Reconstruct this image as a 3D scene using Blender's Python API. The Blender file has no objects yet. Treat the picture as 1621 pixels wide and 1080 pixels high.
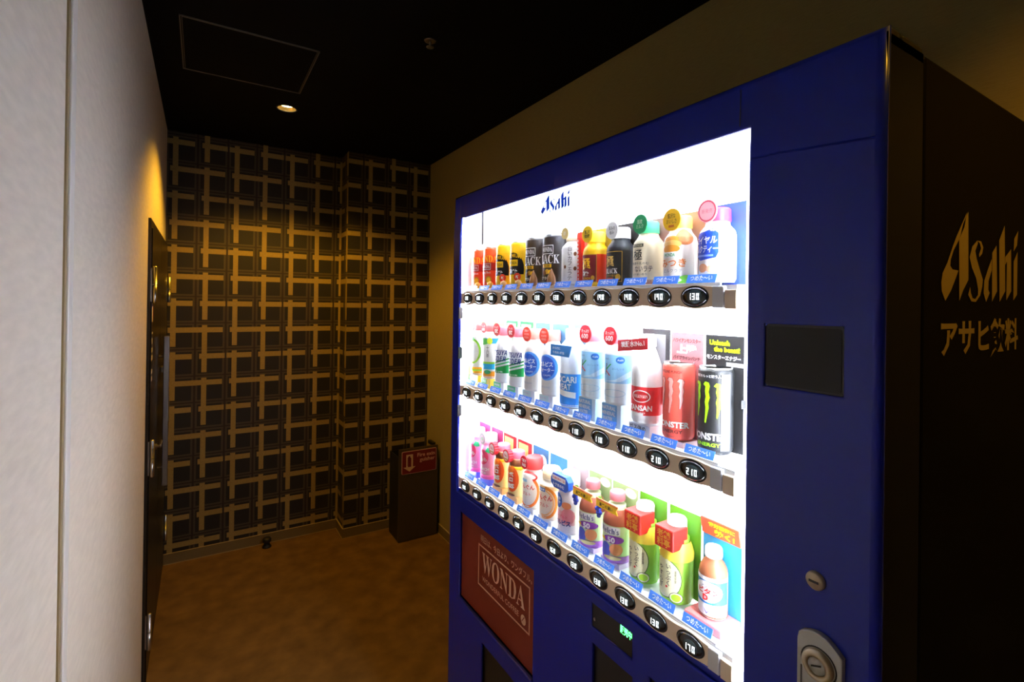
import bpy, bmesh, math, random
from mathutils import Matrix, Vector
random.seed(7)
PI = math.pi
scene = bpy.context.scene
C = scene.collection

# ------------------------------------------------------------------ camera
F_PX, CX, CY, ROLL, PITCH, YAW, EYE = 792.78, 810.5, 479.29, 0.0136, 0.0035, 0.5554, 1.4887
cam = bpy.data.cameras.new('camera')
cam.sensor_fit = 'HORIZONTAL'; cam.sensor_width = 36.0
cam.lens = F_PX * 36.0 / 1621.0
cam.shift_x = (810.5 - CX) / 1621.0
cam.shift_y = (CY - 540.0) / 1621.0
cam.clip_start = 0.01; cam.clip_end = 60
camo = bpy.data.objects.new('camera', cam); C.objects.link(camo)
_f = Vector((math.sin(YAW) * math.cos(PITCH), math.cos(YAW) * math.cos(PITCH), math.sin(PITCH)))
_r = Vector((math.cos(YAW), -math.sin(YAW), 0)); _u = _r.cross(_f)
_r2 = _r * math.cos(ROLL) + _u * math.sin(ROLL); _u2 = -_r * math.sin(ROLL) + _u * math.cos(ROLL)
camo.matrix_world = Matrix(((_r2.x, _u2.x, -_f.x, 0), (_r2.y, _u2.y, -_f.y, 0), (_r2.z, _u2.z, -_f.z, EYE), (0, 0, 0, 1)))
scene.camera = camo

# ------------------------------------------------------------------ world, exposure, light levels
world = bpy.data.worlds.new('world'); scene.world = world; world.use_nodes = True
world.node_tree.nodes['Background'].inputs[0].default_value = (1, .8, .6, 1)
world.node_tree.nodes['Background'].inputs[1].default_value = 0.002
vs = scene.view_settings
vs.view_transform = 'Standard'; vs.look = 'None'; vs.exposure = 0.0; vs.gamma = 1.0; vs.use_curve_mapping = False
WARM = (1.0, .49, .025)
DOWNLIGHT_W = 60.0          # spot power of the ceiling downlight over the far end
DOWNLIGHT2_W = 21.0          # spot power of the one behind the viewer
LED_STRENGTH = 130.0         # tubes inside the display case
BACKLIT = 4.5               # milky back sheet of the display

# ------------------------------------------------------------------ materials
MATS = {}
def mat(key, rgb, rough=.5, metal=0., emit=0., coat=0., spec=.5, noise=0., nscale=60., bump=0.):
    if key in MATS: return MATS[key]
    m = bpy.data.materials.new(key); m.use_nodes = True
    nt = m.node_tree; b = nt.nodes['Principled BSDF']
    b.inputs['Base Color'].default_value = (*rgb, 1); b.inputs['Roughness'].default_value = rough
    b.inputs['Metallic'].default_value = metal; b.inputs['Specular IOR Level'].default_value = spec
    if coat: b.inputs['Coat Weight'].default_value = coat; b.inputs['Coat Roughness'].default_value = .08
    if emit: b.inputs['Emission Color'].default_value = (*rgb, 1); b.inputs['Emission Strength'].default_value = emit
    if noise or bump:
        tc = nt.nodes.new('ShaderNodeTexCoord'); n = nt.nodes.new('ShaderNodeTexNoise')
        n.inputs['Scale'].default_value = nscale; n.inputs['Detail'].default_value = 4
        nt.links.new(tc.outputs['Object'], n.inputs['Vector'])
        if noise:
            mx = nt.nodes.new('ShaderNodeMix'); mx.data_type = 'RGBA'
            mx.inputs[6].default_value = (*[c * (1 - noise) for c in rgb], 1); mx.inputs[7].default_value = (*[min(1, c * (1 + noise)) for c in rgb], 1)
            nt.links.new(n.outputs['Fac'], mx.inputs[0]); nt.links.new(mx.outputs[2], b.inputs['Base Color'])
        if bump:
            bp = nt.nodes.new('ShaderNodeBump'); bp.inputs['Strength'].default_value = bump; bp.inputs['Distance'].default_value = .002
            nt.links.new(n.outputs['Fac'], bp.inputs['Height']); nt.links.new(bp.outputs['Normal'], b.inputs['Normal'])
    MATS[key] = m; return m

def H(s, g=2.2):
    return tuple((int(s[i:i + 2], 16) / 255) ** g for i in (0, 2, 4))
def ccol(hexs):   # deeper inks of the backing cards
    return mat('card_' + hexs, tuple(c * .42 for c in H(hexs)), .5)
def col(hexs, rough=.45):
    return mat('print_' + hexs, H(hexs), rough)

class NT:
    """tiny helper for math node graphs"""
    def __init__(s, m): s.nt = m.node_tree
    def m(s, op, a, b=0.0, c=0.0):
        n = s.nt.nodes.new('ShaderNodeMath'); n.operation = op
        for i, v in enumerate((a, b, c)):
            if hasattr(v, 'is_linked'): s.nt.links.new(v, n.inputs[i])
            else: n.inputs[i].default_value = v
        return n.outputs[0]
    def rng(s, x, a, b): return s.m('COMPARE', x, (a + b) / 2, (b - a) / 2)
    def mix(s, f, a, b):
        n = s.nt.nodes.new('ShaderNodeMix'); n.data_type = 'RGBA'
        for i, v in ((0, f), (6, a), (7, b)):
            if hasattr(v, 'is_linked'): s.nt.links.new(v, n.inputs[i])
            else: n.inputs[i].default_value = v if i == 0 else (*v, 1)
        return n.outputs[2]

def stretched(key, a, b, scale, vec, rough=.7, bump=.15, dist=.001, detail=5):
    m = mat(key, a, rough); nt = m.node_tree; bs = nt.nodes['Principled BSDF']
    tc = nt.nodes.new('ShaderNodeTexCoord'); mp = nt.nodes.new('ShaderNodeMapping'); n = nt.nodes.new('ShaderNodeTexNoise')
    mp.inputs['Scale'].default_value = vec; n.inputs['Scale'].default_value = scale; n.inputs['Detail'].default_value = detail
    nt.links.new(tc.outputs['Object'], mp.inputs['Vector']); nt.links.new(mp.outputs['Vector'], n.inputs['Vector'])
    h = NT(m)
    f = h.m('MULTIPLY_ADD', n.outputs['Fac'], 1.8, -.4); f = h.m('MINIMUM', h.m('MAXIMUM', f, 0), 1)
    nt.links.new(h.mix(f, a, b), bs.inputs['Base Color'])
    bp = nt.nodes.new('ShaderNodeBump'); bp.inputs['Strength'].default_value = bump; bp.inputs['Distance'].default_value = dist
    nt.links.new(n.outputs['Fac'], bp.inputs['Height']); nt.links.new(bp.outputs['Normal'], bs.inputs['Normal'])
    return m

PITCHW, U0, V0 = .1525, .0188, 1.1645
def wallpaper():
    m = mat('grid_wallpaper', (.05, .04, .03), .62); nt = m.node_tree; bs = nt.nodes['Principled BSDF']; h = NT(m)
    uv = nt.nodes.new('ShaderNodeUVMap'); uv.uv_map = 'UVMap'; sp = nt.nodes.new('ShaderNodeSeparateXYZ'); nt.links.new(uv.outputs[0], sp.inputs[0])
    U = h.m('DIVIDE', h.m('SUBTRACT', sp.outputs[0], U0), PITCHW); V = h.m('DIVIDE', h.m('SUBTRACT', V0, sp.outputs[1]), PITCHW)
    i = h.m('FLOOR', h.m('ADD', U, .7)); j = h.m('FLOOR', h.m('ADD', V, .7))
    fx = h.m('SUBTRACT', U, i); fy = h.m('SUBTRACT', V, j)
    odd = h.m('FLOORED_MODULO', h.m('ADD', i, j), 2.0); even = h.m('SUBTRACT', 1.0, odd)
    jeven = h.m('SUBTRACT', 1.0, h.m('FLOORED_MODULO', j, 2.0))
    hgap = h.m('MULTIPLY', even, h.rng(fx, -.40, -.163))
    cut = h.m('MULTIPLY', h.m('MULTIPLY', odd, jeven), h.rng(fx, -.325, -.26))
    hbar = h.m('MULTIPLY', h.rng(fy, -.098, .098), h.m('SUBTRACT', 1.0, h.m('MAXIMUM', hgap, cut)))
    vgap = h.m('MULTIPLY', odd, h.rng(fy, -.385, -.18))
    vbar = h.m('MULTIPLY', h.rng(fx, -.086, .086), h.m('SUBTRACT', 1.0, vgap))
    tan = h.m('MAXIMUM', hbar, vbar)
    dull = h.m('MAXIMUM', h.m('MAXIMUM', h.rng(fx, -.40, -.335), h.rng(fx, -.27, -.205)), h.m('MAXIMUM', h.rng(fy, -.348, -.283), h.rng(fy, -.238, -.172)))
    line = h.m('MAXIMUM', h.rng(fx, -.335, -.27), h.rng(fy, -.283, -.238))
    # woven ribs on the tan ribbons
    rib = h.m('MULTIPLY_ADD', h.m('SINE', h.m('MULTIPLY', sp.outputs[1], 1500.0)), .06, .94)
    n = nt.nodes.new('ShaderNodeTexNoise'); n.inputs['Scale'].default_value = 90; nt.links.new(uv.outputs[0], n.inputs['Vector'])
    rib = h.m('MULTIPLY', rib, h.m('MULTIPLY_ADD', n.outputs['Fac'], .4, .8))
    tn = h.mix(rib, (0, 0, 0), (.31, .225, .065))
    c = h.mix(dull, (.008, .006, .005), (.055, .043, .026)); c = h.mix(line, c, (.018, .008, .006)); c = h.mix(tan, c, tn)
    nt.links.new(c, bs.inputs['Base Color']); return m

def glass_mat():
    m = bpy.data.materials.new('clear_pane'); m.use_nodes = True; nt = m.node_tree; nt.nodes.clear()
    o = nt.nodes.new('ShaderNodeOutputMaterial'); mx = nt.nodes.new('ShaderNodeMixShader'); t = nt.nodes.new('ShaderNodeBsdfTransparent'); g = nt.nodes.new('ShaderNodeBsdfGlossy'); f = nt.nodes.new('ShaderNodeLayerWeight')
    g.inputs['Roughness'].default_value = .02; f.inputs['Blend'].default_value = .5; t.inputs[0].default_value = (.985, .99, 1, 1)
    h = NT(m); k = h.m('MULTIPLY_ADD', h.m('POWER', f.outputs['Facing'], 4.0), .35, .02)   # thin sheet: same from both faces
    nt.links.new(k, mx.inputs[0]); nt.links.new(t.outputs[0], mx.inputs[1]); nt.links.new(g.outputs[0], mx.inputs[2]); nt.links.new(mx.outputs[0], o.inputs[0]); return m

# ------------------------------------------------------------------ mesh builder
class MB:
    def __init__(s): s.v = []; s.f = []; s.mi = []; s.sm = []; s.mats = []; s.uv = None
    def slot(s, m):
        if m not in s.mats: s.mats.append(m)
        return s.mats.index(m)
    def add(s, verts, faces, m, smooth=False):
        k = s.slot(m); n = len(s.v); s.v += [tuple(v) for v in verts]
        for f in faces: s.f.append([n + i for i in f]); s.mi.append(k); s.sm.append(smooth)
        return s
    def box(s, x0, x1, y0, y1, z0, z1, m):
        v = [(x, y, z) for x in (x0, x1) for y in (y0, y1) for z in (z0, z1)]
        return s.add(v, [(0, 1, 3, 2), (4, 6, 7, 5), (0, 4, 5, 1), (2, 3, 7, 6), (0, 2, 6, 4), (1, 5, 7, 3)], m)
    def bbox(s, x0, x1, y0, y1, z0, z1, m, r=.004, seg=2):
        bm = bmesh.new(); bmesh.ops.create_cube(bm, size=1)
        for v in bm.verts: v.co = ((x0 + x1) / 2 + v.co.x * (x1 - x0), (y0 + y1) / 2 + v.co.y * (y1 - y0), (z0 + z1) / 2 + v.co.z * (z1 - z0))
        bmesh.ops.bevel(bm, geom=bm.edges[:], offset=r, segments=seg, affect='EDGES', profile=.5)
        s.frombm(bm, m); return s
    def frombm(s, bm, m, smooth=False):
        bm.verts.index_update()
        s.add([v.co[:] for v in bm.verts], [[v.index for v in f.verts] for f in bm.faces], m, smooth); bm.free()
    def prism(s, pts, a, b, m, axis='x'):
        """extrude a 2d outline (p,q) between a and b; axis x: (p,q)=(y,z); y: (x,z); z: (x,y)"""
        def P(t, p, q): return {'x': (t, p, q), 'y': (p, t, q), 'z': (p, q, t)}[axis]
        n = len(pts); v = [P(a, *q) for q in pts] + [P(b, *q) for q in pts]
        f = [list(range(n))[::-1], list(range(n, 2 * n))] + [(i, (i + 1) % n, n + (i + 1) % n, n + i) for i in range(n)]
        return s.add(v, f, m)
    def lathe(s, prof, m, o=(0, 0, 0), axis='z', seg=28, clamp=None, smooth=True, caps=True):
        v = []; f = []
        for r, h in prof:
            for k in range(seg):
                a = 2 * PI * k / seg; x, y = r * math.cos(a), r * math.sin(a)
                if clamp is not None: y = min(y, clamp)
                p = {'z': (x, y, h), 'x': (h, x, y), 'y': (x, h, y)}[axis]
                v.append((p[0] + o[0], p[1] + o[1], p[2] + o[2]))
        for i in range(len(prof) - 1):
            for k in range(seg): f.append((i * seg + k, i * seg + (k + 1) % seg, (i + 1) * seg + (k + 1) % seg, (i + 1) * seg + k))
        s.add(v, f, m, smooth)
        if caps:
            n = len(s.v) - len(v); kk = s.slot(m)
            for base in (0, (len(prof) - 1) * seg):
                s.f.append([n + base + k for k in range(seg)]); s.mi.append(kk); s.sm.append(False)
        return s
    def build(s, name, parent=None, world=False):
        me = bpy.data.meshes.new(name); me.from_pydata(s.v, [], s.f)
        for m in s.mats: me.materials.append(m)
        me.polygons.foreach_set('material_index', s.mi); me.polygons.foreach_set('use_smooth', s.sm)
        if s.uv:
            l = me.uv_layers.new(name='UVMap'); vi = [0] * len(me.loops); me.loops.foreach_get('vertex_index', vi)
            l.data.foreach_set('uv', [c for i in vi for c in s.uv[i]])
        me.update()
        o = bpy.data.objects.new(name, me); C.objects.link(o)
        if parent is not None:
            o.parent = parent
            if world:
                t = Vector(); q = parent
                while q is not None: t += q.location; q = q.parent
                o.location = -t
        return o

def tag(o, label, cat, group=None):
    o['label'] = label; o['category'] = cat
    if group: o['group'] = group
    return o
def struct(o, label=None, cat=None):
    o['kind'] = 'structure'
    if label: o['label'] = label
    if cat: o['category'] = cat
    return o
def empty(name, loc=(0, 0, 0), rz=0):
    o = bpy.data.objects.new(name, None); C.objects.link(o); o.location = loc; o.rotation_euler = (0, 0, rz); o.empty_display_size = .05; return o
def one(name, parent, world, fn, *a, **k):
    b = MB(); getattr(b, fn)(*a, **k); return b.build(name, parent, world)

# ------------------------------------------------------------------ flat artwork (2d shapes), later laid on real surfaces
_tc = {}
def _text(s, bold, line):
    k = (s, bold, line)
    if k not in _tc:
        c = bpy.data.curves.new('lettering', 'FONT'); c.body = s; c.resolution_u = 2; c.offset = bold; c.space_line = line; c.align_x = 'CENTER'
        o = bpy.data.objects.new('lettering', c); me = bpy.data.meshes.new_from_object(o)
        _tc[k] = ([(v.co.x, v.co.y) for v in me.vertices], [list(p.vertices) for p in me.polygons])
        bpy.data.objects.remove(o); bpy.data.curves.remove(c); bpy.data.meshes.remove(me)
    return _tc[k]
def txt(s, cx, cz, w=None, h=None, bold=0., vert=False, rot=0., shear=0., arc=0.):
    """lettering centred at (cx,cz) fitted to width w and/or height h"""
    v, f = _text('\n'.join(s) if vert else s, bold, .95 if vert else 1.)
    if not v: return [], []
    x0, x1 = min(p[0] for p in v), max(p[0] for p in v); y0, y1 = min(p[1] for p in v), max(p[1] for p in v)
    sx = w / (x1 - x0) if w else None; sy = h / (y1 - y0) if h else None
    sx = sx or sy; sy = sy or sx
    out = []
    for x, y in v:
        x = (x - (x0 + x1) / 2) * sx; y = (y - (y0 + y1) / 2) * sy; x += shear * y
        if arc: y -= arc * x * x
        out.append((cx + x * math.cos(rot) - y * math.sin(rot), cz + x * math.sin(rot) + y * math.cos(rot)))
    return out, f
def rect(x0, x1, z0, z1, n=10):
    v = [(x0 + (x1 - x0) * i / n, z) for z in (z0, z1) for i in range(n + 1)]
    return v, [(i, i + 1, n + 2 + i, n + 1 + i) for i in range(n)]
def ell(cx, cz, rx, rz=None, n=24, n2=3):
    rz = rz or rx; v = [(cx, cz)]; f = []
    for q in range(1, n2 + 1):
        for k in range(n): a = 2 * PI * k / n; v.append((cx + rx * q / n2 * math.cos(a), cz + rz * q / n2 * math.sin(a)))
    for k in range(n): f.append((0, 1 + k, 1 + (k + 1) % n))
    for q in range(n2 - 1):
        for k in range(n): f.append((1 + q * n + k, 1 + (q + 1) * n + k, 1 + (q + 1) * n + (k + 1) % n, 1 + q * n + (k + 1) % n))
    return v, f
def ring(cx, cz, rx, rz, w, a0=0, a1=2 * PI, n=28):
    v = []; f = []
    for k in range(n + 1):
        a = a0 + (a1 - a0) * k / n
        v += [(cx + rx * math.cos(a), cz + rz * math.sin(a)), (cx + (rx - w) * math.cos(a), cz + (rz - w) * math.sin(a))]
    for k in range(n): f.append((2 * k, 2 * k + 1, 2 * k + 3, 2 * k + 2))
    return v, f
def poly(*p): return list(p), [list(range(len(p)))]
def frame2(x0, x1, z0, z1, w):
    v, f = [], []
    for r in ((x0, x1, z0, z0 + w), (x0, x1, z1 - w, z1), (x0, x0 + w, z0, z1), (x1 - w, x1, z0, z1)):
        a, b = rect(*r, n=8 if r[1] - r[0] > w * 2 else 1); f += [[i + len(v) for i in q] for q in b]; v += a
    return v, f
def serif(s):  # bold serif capitals
    return ''.join(chr(0x1D400 + ord(c) - 65) if c.isupper() else chr(0x1D41A + ord(c) - 97) if c.islower() else c for c in s)
def sbi(s):    # bold slanted sans
    return ''.join(chr(0x1D63C + ord(c) - 65) if c.isupper() else chr(0x1D656 + ord(c) - 97) if c.islower() else c for c in s)
LOGO = [
 [(.725, 1.0), (.746, .241), (.593, .12), (.489, .004), (.466, .658), (.582, .859)],
 [(.683, .986), (.542, .846), (.385, .69), (.281, .569), (.151, .403), (.029, .287), (-.005, .186), (.011, .096), (.106, -.002), (.255, .111), (.373, .237), (.455, .331), (.287, .336), (.228, .371), (.237, .436), (.315, .543), (.466, .668), (.61, .814)],
 [(1.005, .7), (.853, .62), (.776, .497), (.849, .384), (.983, .27), (1.048, .142), (1.178, .176), (1.198, .259), (1.092, .375), (.994, .49), (.947, .577), (1.027, .672)],
 [(1.005, .7), (1.128, .7), (1.199, .635), (1.166, .561), (1.077, .515), (1.065, .545), (1.13, .62), (1.083, .677)],
 [(.801, .165), (.745, .076), (.843, .003), (.98, -.001), (1.112, .073), (1.178, .176), (1.048, .142), (1.045, .082), (.962, .031), (.88, .039), (.825, .097)],
 [(1.648, .692), (1.682, .138), (1.508, .009), (1.502, .594)],
 [(1.486, .52), (1.37, .399), (1.244, .25), (1.225, .107), (1.31, .004), (1.426, .111), (1.377, .151), (1.386, .255), (1.49, .384)],
 [(1.934, .959), (1.979, .146), (1.775, .011), (1.74, .759)],
 [(2.184, .683), (2.207, .152), (2.022, .033), (2.033, .52), (1.968, .472), (1.965, .57)],
 [(2.443, .667), (2.439, .113), (2.293, .038), (2.292, .534)],
 [(2.463, .941), (2.419, .75), (2.288, .663), (2.304, .826)]]
def logo(x, z, w, h):
    v, f = [], []
    for p in LOGO:
        f.append([len(v) + i for i in range(len(p))]); v += [(x + a / 2.46 * w, z + b * h) for a, b in p]
    return v, f
def strips(art, dx=.005):
    """cut wide faces into narrow upright bands so that they follow a curved surface"""
    v, f = art; nv = list(v); nf = []
    def clip(pl, x, keep_left):
        out = []
        for i in range(len(pl)):
            a, b = pl[i], pl[(i + 1) % len(pl)]
            ia, ib = (a[0] <= x) == keep_left, (b[0] <= x) == keep_left
            if ia: out.append(a)
            if ia != ib and b[0] != a[0]: t = (x - a[0]) / (b[0] - a[0]); out.append((x, a[1] + (b[1] - a[1]) * t))
        return out
    for face in f:
        pl = [v[i] for i in face]; x0, x1 = min(q[0] for q in pl), max(q[0] for q in pl)
        if x1 - x0 <= dx * 1.3: nf.append(face); continue
        n = int(math.ceil((x1 - x0) / dx))
        for k in range(n):
            a, b = x0 + (x1 - x0) * k / n, x0 + (x1 - x0) * (k + 1) / n
            q = clip(pl, a, False) if k else pl
            if k < n - 1: q = clip(q, b, True)
            if len(q) >= 3: nf.append(list(range(len(nv), len(nv) + len(q)))); nv += q
    return nv, nf
def bands(art):
    v, f = strips(art); v, f = strips(([(b, a) for a, b in v], f), .006); return [(b, a) for a, b in v], f
def lay(mb, art, m, surf, eps):
    v, f = art
    if v: mb.add([surf(x, z, eps) for x, z in v], f, m)

# ================================================================== THE ROOM
XL, XW, YF, YC, XC, HC, YB = -.1738, 1.333, 3.410, 3.238, .7795, 2.4437, -2.4
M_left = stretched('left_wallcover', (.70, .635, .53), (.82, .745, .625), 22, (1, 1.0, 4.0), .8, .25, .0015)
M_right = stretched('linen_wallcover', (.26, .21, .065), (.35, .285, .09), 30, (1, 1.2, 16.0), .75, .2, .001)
M_floor = stretched('mottled_floor', (.095, .048, .012), (.23, .13, .035), 11, (1, 1, 1), .55, .06, .001, 8)
M_ceil = mat('black_ceiling', (.003, .0025, .0025), .9, spec=.1)
M_paper = wallpaper()
M_base = mat('tan_vinyl', (.17, .125, .045), .5); M_caulk_glint = mat('caulk_and_lip_highlight', (.36, .28, .13), .5)

struct(one('floor', None, False, 'box', XL - .1, XW + .1, YB, YF + .1, -.1, 0, M_floor))
DL = [(.3475, 2.698), (.82, -.08)]
RIN = .043
def make_ceiling():
    bm = bmesh.new(); es = []
    def loop(p):
        vs_ = [bm.verts.new((x, y, HC)) for x, y in p]
        for i in range(len(vs_)): es.append(bm.edges.new((vs_[i], vs_[(i + 1) % len(vs_)])))
    loop([(XL - .1, YB), (XW + .1, YB), (XW + .1, YF + .1), (XL - .1, YF + .1)])
    for x, y in DL: loop([(x + RIN * math.cos(2 * PI * k / 32), y + RIN * math.sin(2 * PI * k / 32)) for k in range(32)])
    bmesh.ops.triangle_fill(bm, use_beauty=True, edges=es)
    b = MB(); b.frombm(bm, M_ceil)
    b.box(XL - .1, XW + .1, YB, YF + .1, HC + .12, HC + .16, M_ceil)
    return b.build('ceiling')
struct(make_ceiling())
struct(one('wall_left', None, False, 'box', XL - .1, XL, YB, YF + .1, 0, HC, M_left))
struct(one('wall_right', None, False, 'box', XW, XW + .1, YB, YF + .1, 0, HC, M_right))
struct(one('wall_back', None, False, 'box', XL, XW, YB - .1, YB, 0, HC, mat('dim_end_wall', (.05, .04, .03), .8)))
b = MB(); b.uv = []
for (x0, y0, x1, y1, u0, u1) in ((XL, YF, XC, YF, XL, XC), (XC, YF, XC, YC, XC, XC + YF - YC), (XC, YC, XW, YC, XC + YF - YC - .0065, XW + YF - YC - .0065)):
    b.add([(x0, y0, 0), (x1, y1, 0), (x1, y1, HC), (x0, y0, HC)], [(0, 1, 2, 3)], M_paper); b.uv += [(u0, 0), (u1, 0), (u1, HC), (u0, HC)]
b.add([(XL, YF + .1, 0), (XW, YF + .1, 0), (XW, YF + .1, HC), (XL, YF + .1, HC)], [(0, 1, 2, 3)], M_paper); b.uv += [(0, 0)] * 4
struct(b.build('wall_far'))
# baseboards: caulk bead at the floor, pale strip on the lip paints caught light
def baseboard(name, pts, nrm):
    r = empty(name); struct(r)
    hb, t = .0585, .007
    def strip(nm, z0, z1, th, m):
        q = MB(); n = len(pts)
        outer = [(x + nx * th, y + ny * th) for (x, y), (nx, ny) in zip(pts, nrm)]
        for i in range(n - 1):
            a, b2, c2, d = pts[i], pts[i + 1], outer[i + 1], outer[i]
            v = [(*a, z0), (*b2, z0), (*c2, z0), (*d, z0), (*a, z1), (*b2, z1), (*c2, z1), (*d, z1)]
            q.add(v, [(3, 2, 6, 7), (7, 6, 5, 4), (0, 1, 2, 3), (0, 3, 7, 4), (1, 5, 6, 2)], m)
        q.build(nm, r)
    strip('skirting', .003, hb, t, M_base); strip('lip_highlight', hb, hb + .0022, t + .0006, M_caulk_glint); strip('floor_bead', 0, .003, t + .002, M_caulk_glint)
baseboard('baseboard_far', [(XL + .012, YF), (XC, YF), (XC, YC), (XW, YC)], [(0, -1), (-1, -1), (-1, -1), (0, -1)])
baseboard('baseboard_right', [(XW, YC), (XW, YB)], [(-1, 0), (-1, 0)])
# joint strip on the left wall
r = empty('trim_1', (XL, .99, 0)); struct(r)
M_trim = mat('ivory_trim', (.90, .87, .80), .35); M_groove = mat('bronze_groove', (.36, .27, .13), .4)
b = MB(); b.bbox(XL, XL + .0055, .986, 1.0165, 0, HC, M_trim, .002, 3); b.build('edge_bead', r, True)
one('groove', r, True, 'box', XL, XL + .0025, .974, .986, 0, HC, M_groove)

# ------------------------------------------------------------------ double door cupboard in the left wall
M_door = mat('dark_door', (.012, .009, .007), .35, spec=.25, noise=.25, nscale=30); M_dframe = mat('dark_frame', (.010, .008, .007), .35)
M_steel = mat('satin_steel', (.62, .60, .57), .28, 1.); M_steel2 = mat('brushed_plate', (.42, .39, .36), .38, 1.)
DY0, DY1, DT = 2.337, 3.406, 1.7985
d = empty('door_1', (XL, (DY0 + DY1) / 2, 0)); struct(d)
b = MB(); fx0, fx1 = XL, XL + .0085
b.box(fx0, fx1, DY0, DY0 + .030, 0, DT, M_dframe).box(fx0, fx1, DY1 - .022, DY1, 0, DT, M_dframe).box(fx0, fx1, DY0 + .03, DY1 - .022, DT - .03, DT, M_dframe)
b.build('door_frame', d, True)
ymid = 2.862
for (y0, y1) in ((DY0 + .033, ymid - .0015), (ymid + .0015, DY1 - .025)):
    b = MB(); b.bbox(XL, XL + .0125, y0, y1, .012, DT - .033, M_door, .0015, 1); b.build('door_leaf', d, True)
for hy in (2.353, 3.385):
    for z0, z1 in ((1.4777, 1.613), (.812, .948), (.150, .285)):
        q = MB(); x = XL + .0215; zm = (z0 + z1) / 2
        q.lathe([(.002, z0 - .004), (.006, z0 - .003), (.0085, z0), (.0085, zm - .0012)], M_steel, (x, hy, 0), seg=18)
        q.lathe([(.0085, zm + .0012), (.0085, z1), (.006, z1 + .003), (.002, z1 + .004)], M_steel, (x, hy, 0), seg=18)
        q.box(XL + .0085, x, hy - .0022, hy + .0022, z0 + .004, z1 - .004, M_steel2)
        q.build('hinge', d, True)
b = MB(); b.bbox(XL + .030, XL + .052, 2.79, 2.806, .634, 1.322, M_steel2, .003, 2)
for z in (.72, 1.23): b.lathe([(.007, XL + .012), (.007, XL + .034)], M_steel2, (0, 2.798, z), 'x', 14)
b.build('pull_handle', d, True)
b = MB(); b.bbox(XL + .012, XL + .03, 2.885, 2.945, 1.142, 1.171, M_steel, .004, 2); b.build('latch', d, True)
b = MB(); b.lathe([(.012, XL + .0125), (.012, XL + .022), (.006, XL + .024), (.006, XL + .036)], M_steel2, (0, 2.60, .865), 'x', 16)
b.bbox(XL + .03, XL + .038, 2.595, 2.69, .858, .872, M_steel2, .003, 2); b.build('lever', d, True)
b = MB(); M_white = mat('white_print', (.78, .74, .66), .5)
ysx = 2.40
S = lambda x, z, e: (XL + .0126 + e, ysx + x, z)
lay(b, rect(-.03, .03, 1.402, 1.462, 2), M_white, S, .0006); lay(b, poly((.004, 1.402), (.03, 1.42), (.03, 1.462), (.014, 1.462)), col('C85A1E'), S, .0009); lay(b, poly((.004, 1.402), (.014, 1.402), (.026, 1.462), (.014, 1.462)), col('8E1216'), S, .0011)
b.build('notice_sticker', d, True)
b = MB()
for k, (z, hh, w) in enumerate(((1.358, .008, .05), (1.326, .022, .03), (1.292, .018, .05), (1.262, .02, .055), (1.208, .018, .045), (1.18, .018, .04))):
    lay(b, poly((-w / 2, z - hh / 2), (w / 2, z - hh / 2), (w / 2, z + hh / 2), (-w / 2, z + hh / 2)), M_white, S, .0006)
b.build('vertical_lettering', d, True)

# ------------------------------------------------------------------ ceiling fittings
M_alu = mat('dull_aluminium', (.15, .14, .125), .5, .4)
r = empty('ceiling_hatch', (.148, 2.238, HC)); tag(r, 'square black access hatch with thin grey metal edging in the ceiling', 'hatch')
hx0, hx1, hy0, hy1 = -.0765, .3725, 2.009, 2.467
b = MB(); b.box(hx0 + .009, hx1 - .009, hy0 + .009, hy1 - .009, HC - .003, HC, M_ceil); b.build('panel', r, True)
b = MB(); w = .0036
for x0, x1, y0, y1 in ((hx0, hx1, hy0, hy0 + w), (hx0, hx1, hy1 - w, hy1), (hx0, hx0 + w, hy0, hy1), (hx1 - w, hx1, hy0, hy1)): b.box(x0, x1, y0, y1, HC - .004, HC, M_alu)
b.build('outer_rim', r, True)
b = MB(); w = .002; g = .007
for x0, x1, y0, y1 in ((hx0 + g, hx1 - g, hy0 + g, hy0 + g + w), (hx0 + g, hx1 - g, hy1 - g - w, hy1 - g), (hx0 + g, hx0 + g + w, hy0 + g, hy1 - g), (hx1 - g - w, hx1 - g, hy0 + g, hy1 - g)): b.box(x0, x1, y0, y1, HC - .0035, HC, M_alu)
b.build('inner_rim', r, True)

M_gold = mat('gold_reflector', (.85, .62, .22), .3, .85); M_ring = mat('lamp_ring', (.03, .028, .026), .5)
def downlight(x, y, power, label, blend=.5):
    r = empty('recessed_downlight', (x, y, HC)); tag(r, label, 'downlight', 'recessed ceiling downlights')
    b = MB(); b.lathe([(RIN, HC + .001), (RIN - .001, HC - .002), (RIN + .003, HC - .003), (RIN + .006, HC - .001), (RIN + .006, HC)], M_ring, (x, y, 0), seg=36, caps=False); b.build('trim_ring', r, True)
    b = MB(); b.lathe([(RIN, HC), (RIN - .003, HC + .008), (.031, HC + .017)], M_gold, (x, y, 0), seg=36, caps=False); b.build('reflector', r, True)
    mb_ = bpy.data.materials.get('warm_lamp_face') or mat('warm_lamp_face', (1, .80, .42), .5, emit=14)
    b = MB(); b.lathe([(.031, HC + .017), (.024, HC + .015), (.001, HC + .014)], mb_, (x, y, 0), seg=36, caps=False); b.build('lamp_face', r, True)
    l = bpy.data.lights.new('downlight_beam', 'SPOT'); l.energy = power; l.color = WARM; l.spot_size = math.radians(126); l.spot_blend = blend; l.shadow_soft_size = .018
    o = bpy.data.objects.new('downlight_beam', l); C.objects.link(o); o.parent = r; o.location = (0, 0, -.006)
downlight(*DL[0], DOWNLIGHT_W, 'lit warm recessed downlight between the ceiling hatch and patterned wall')
downlight(*DL[1], DOWNLIGHT2_W, 'warm recessed downlight in the ceiling in front of the vending machine side', .8)
x, y = .694, 1.706
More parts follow.
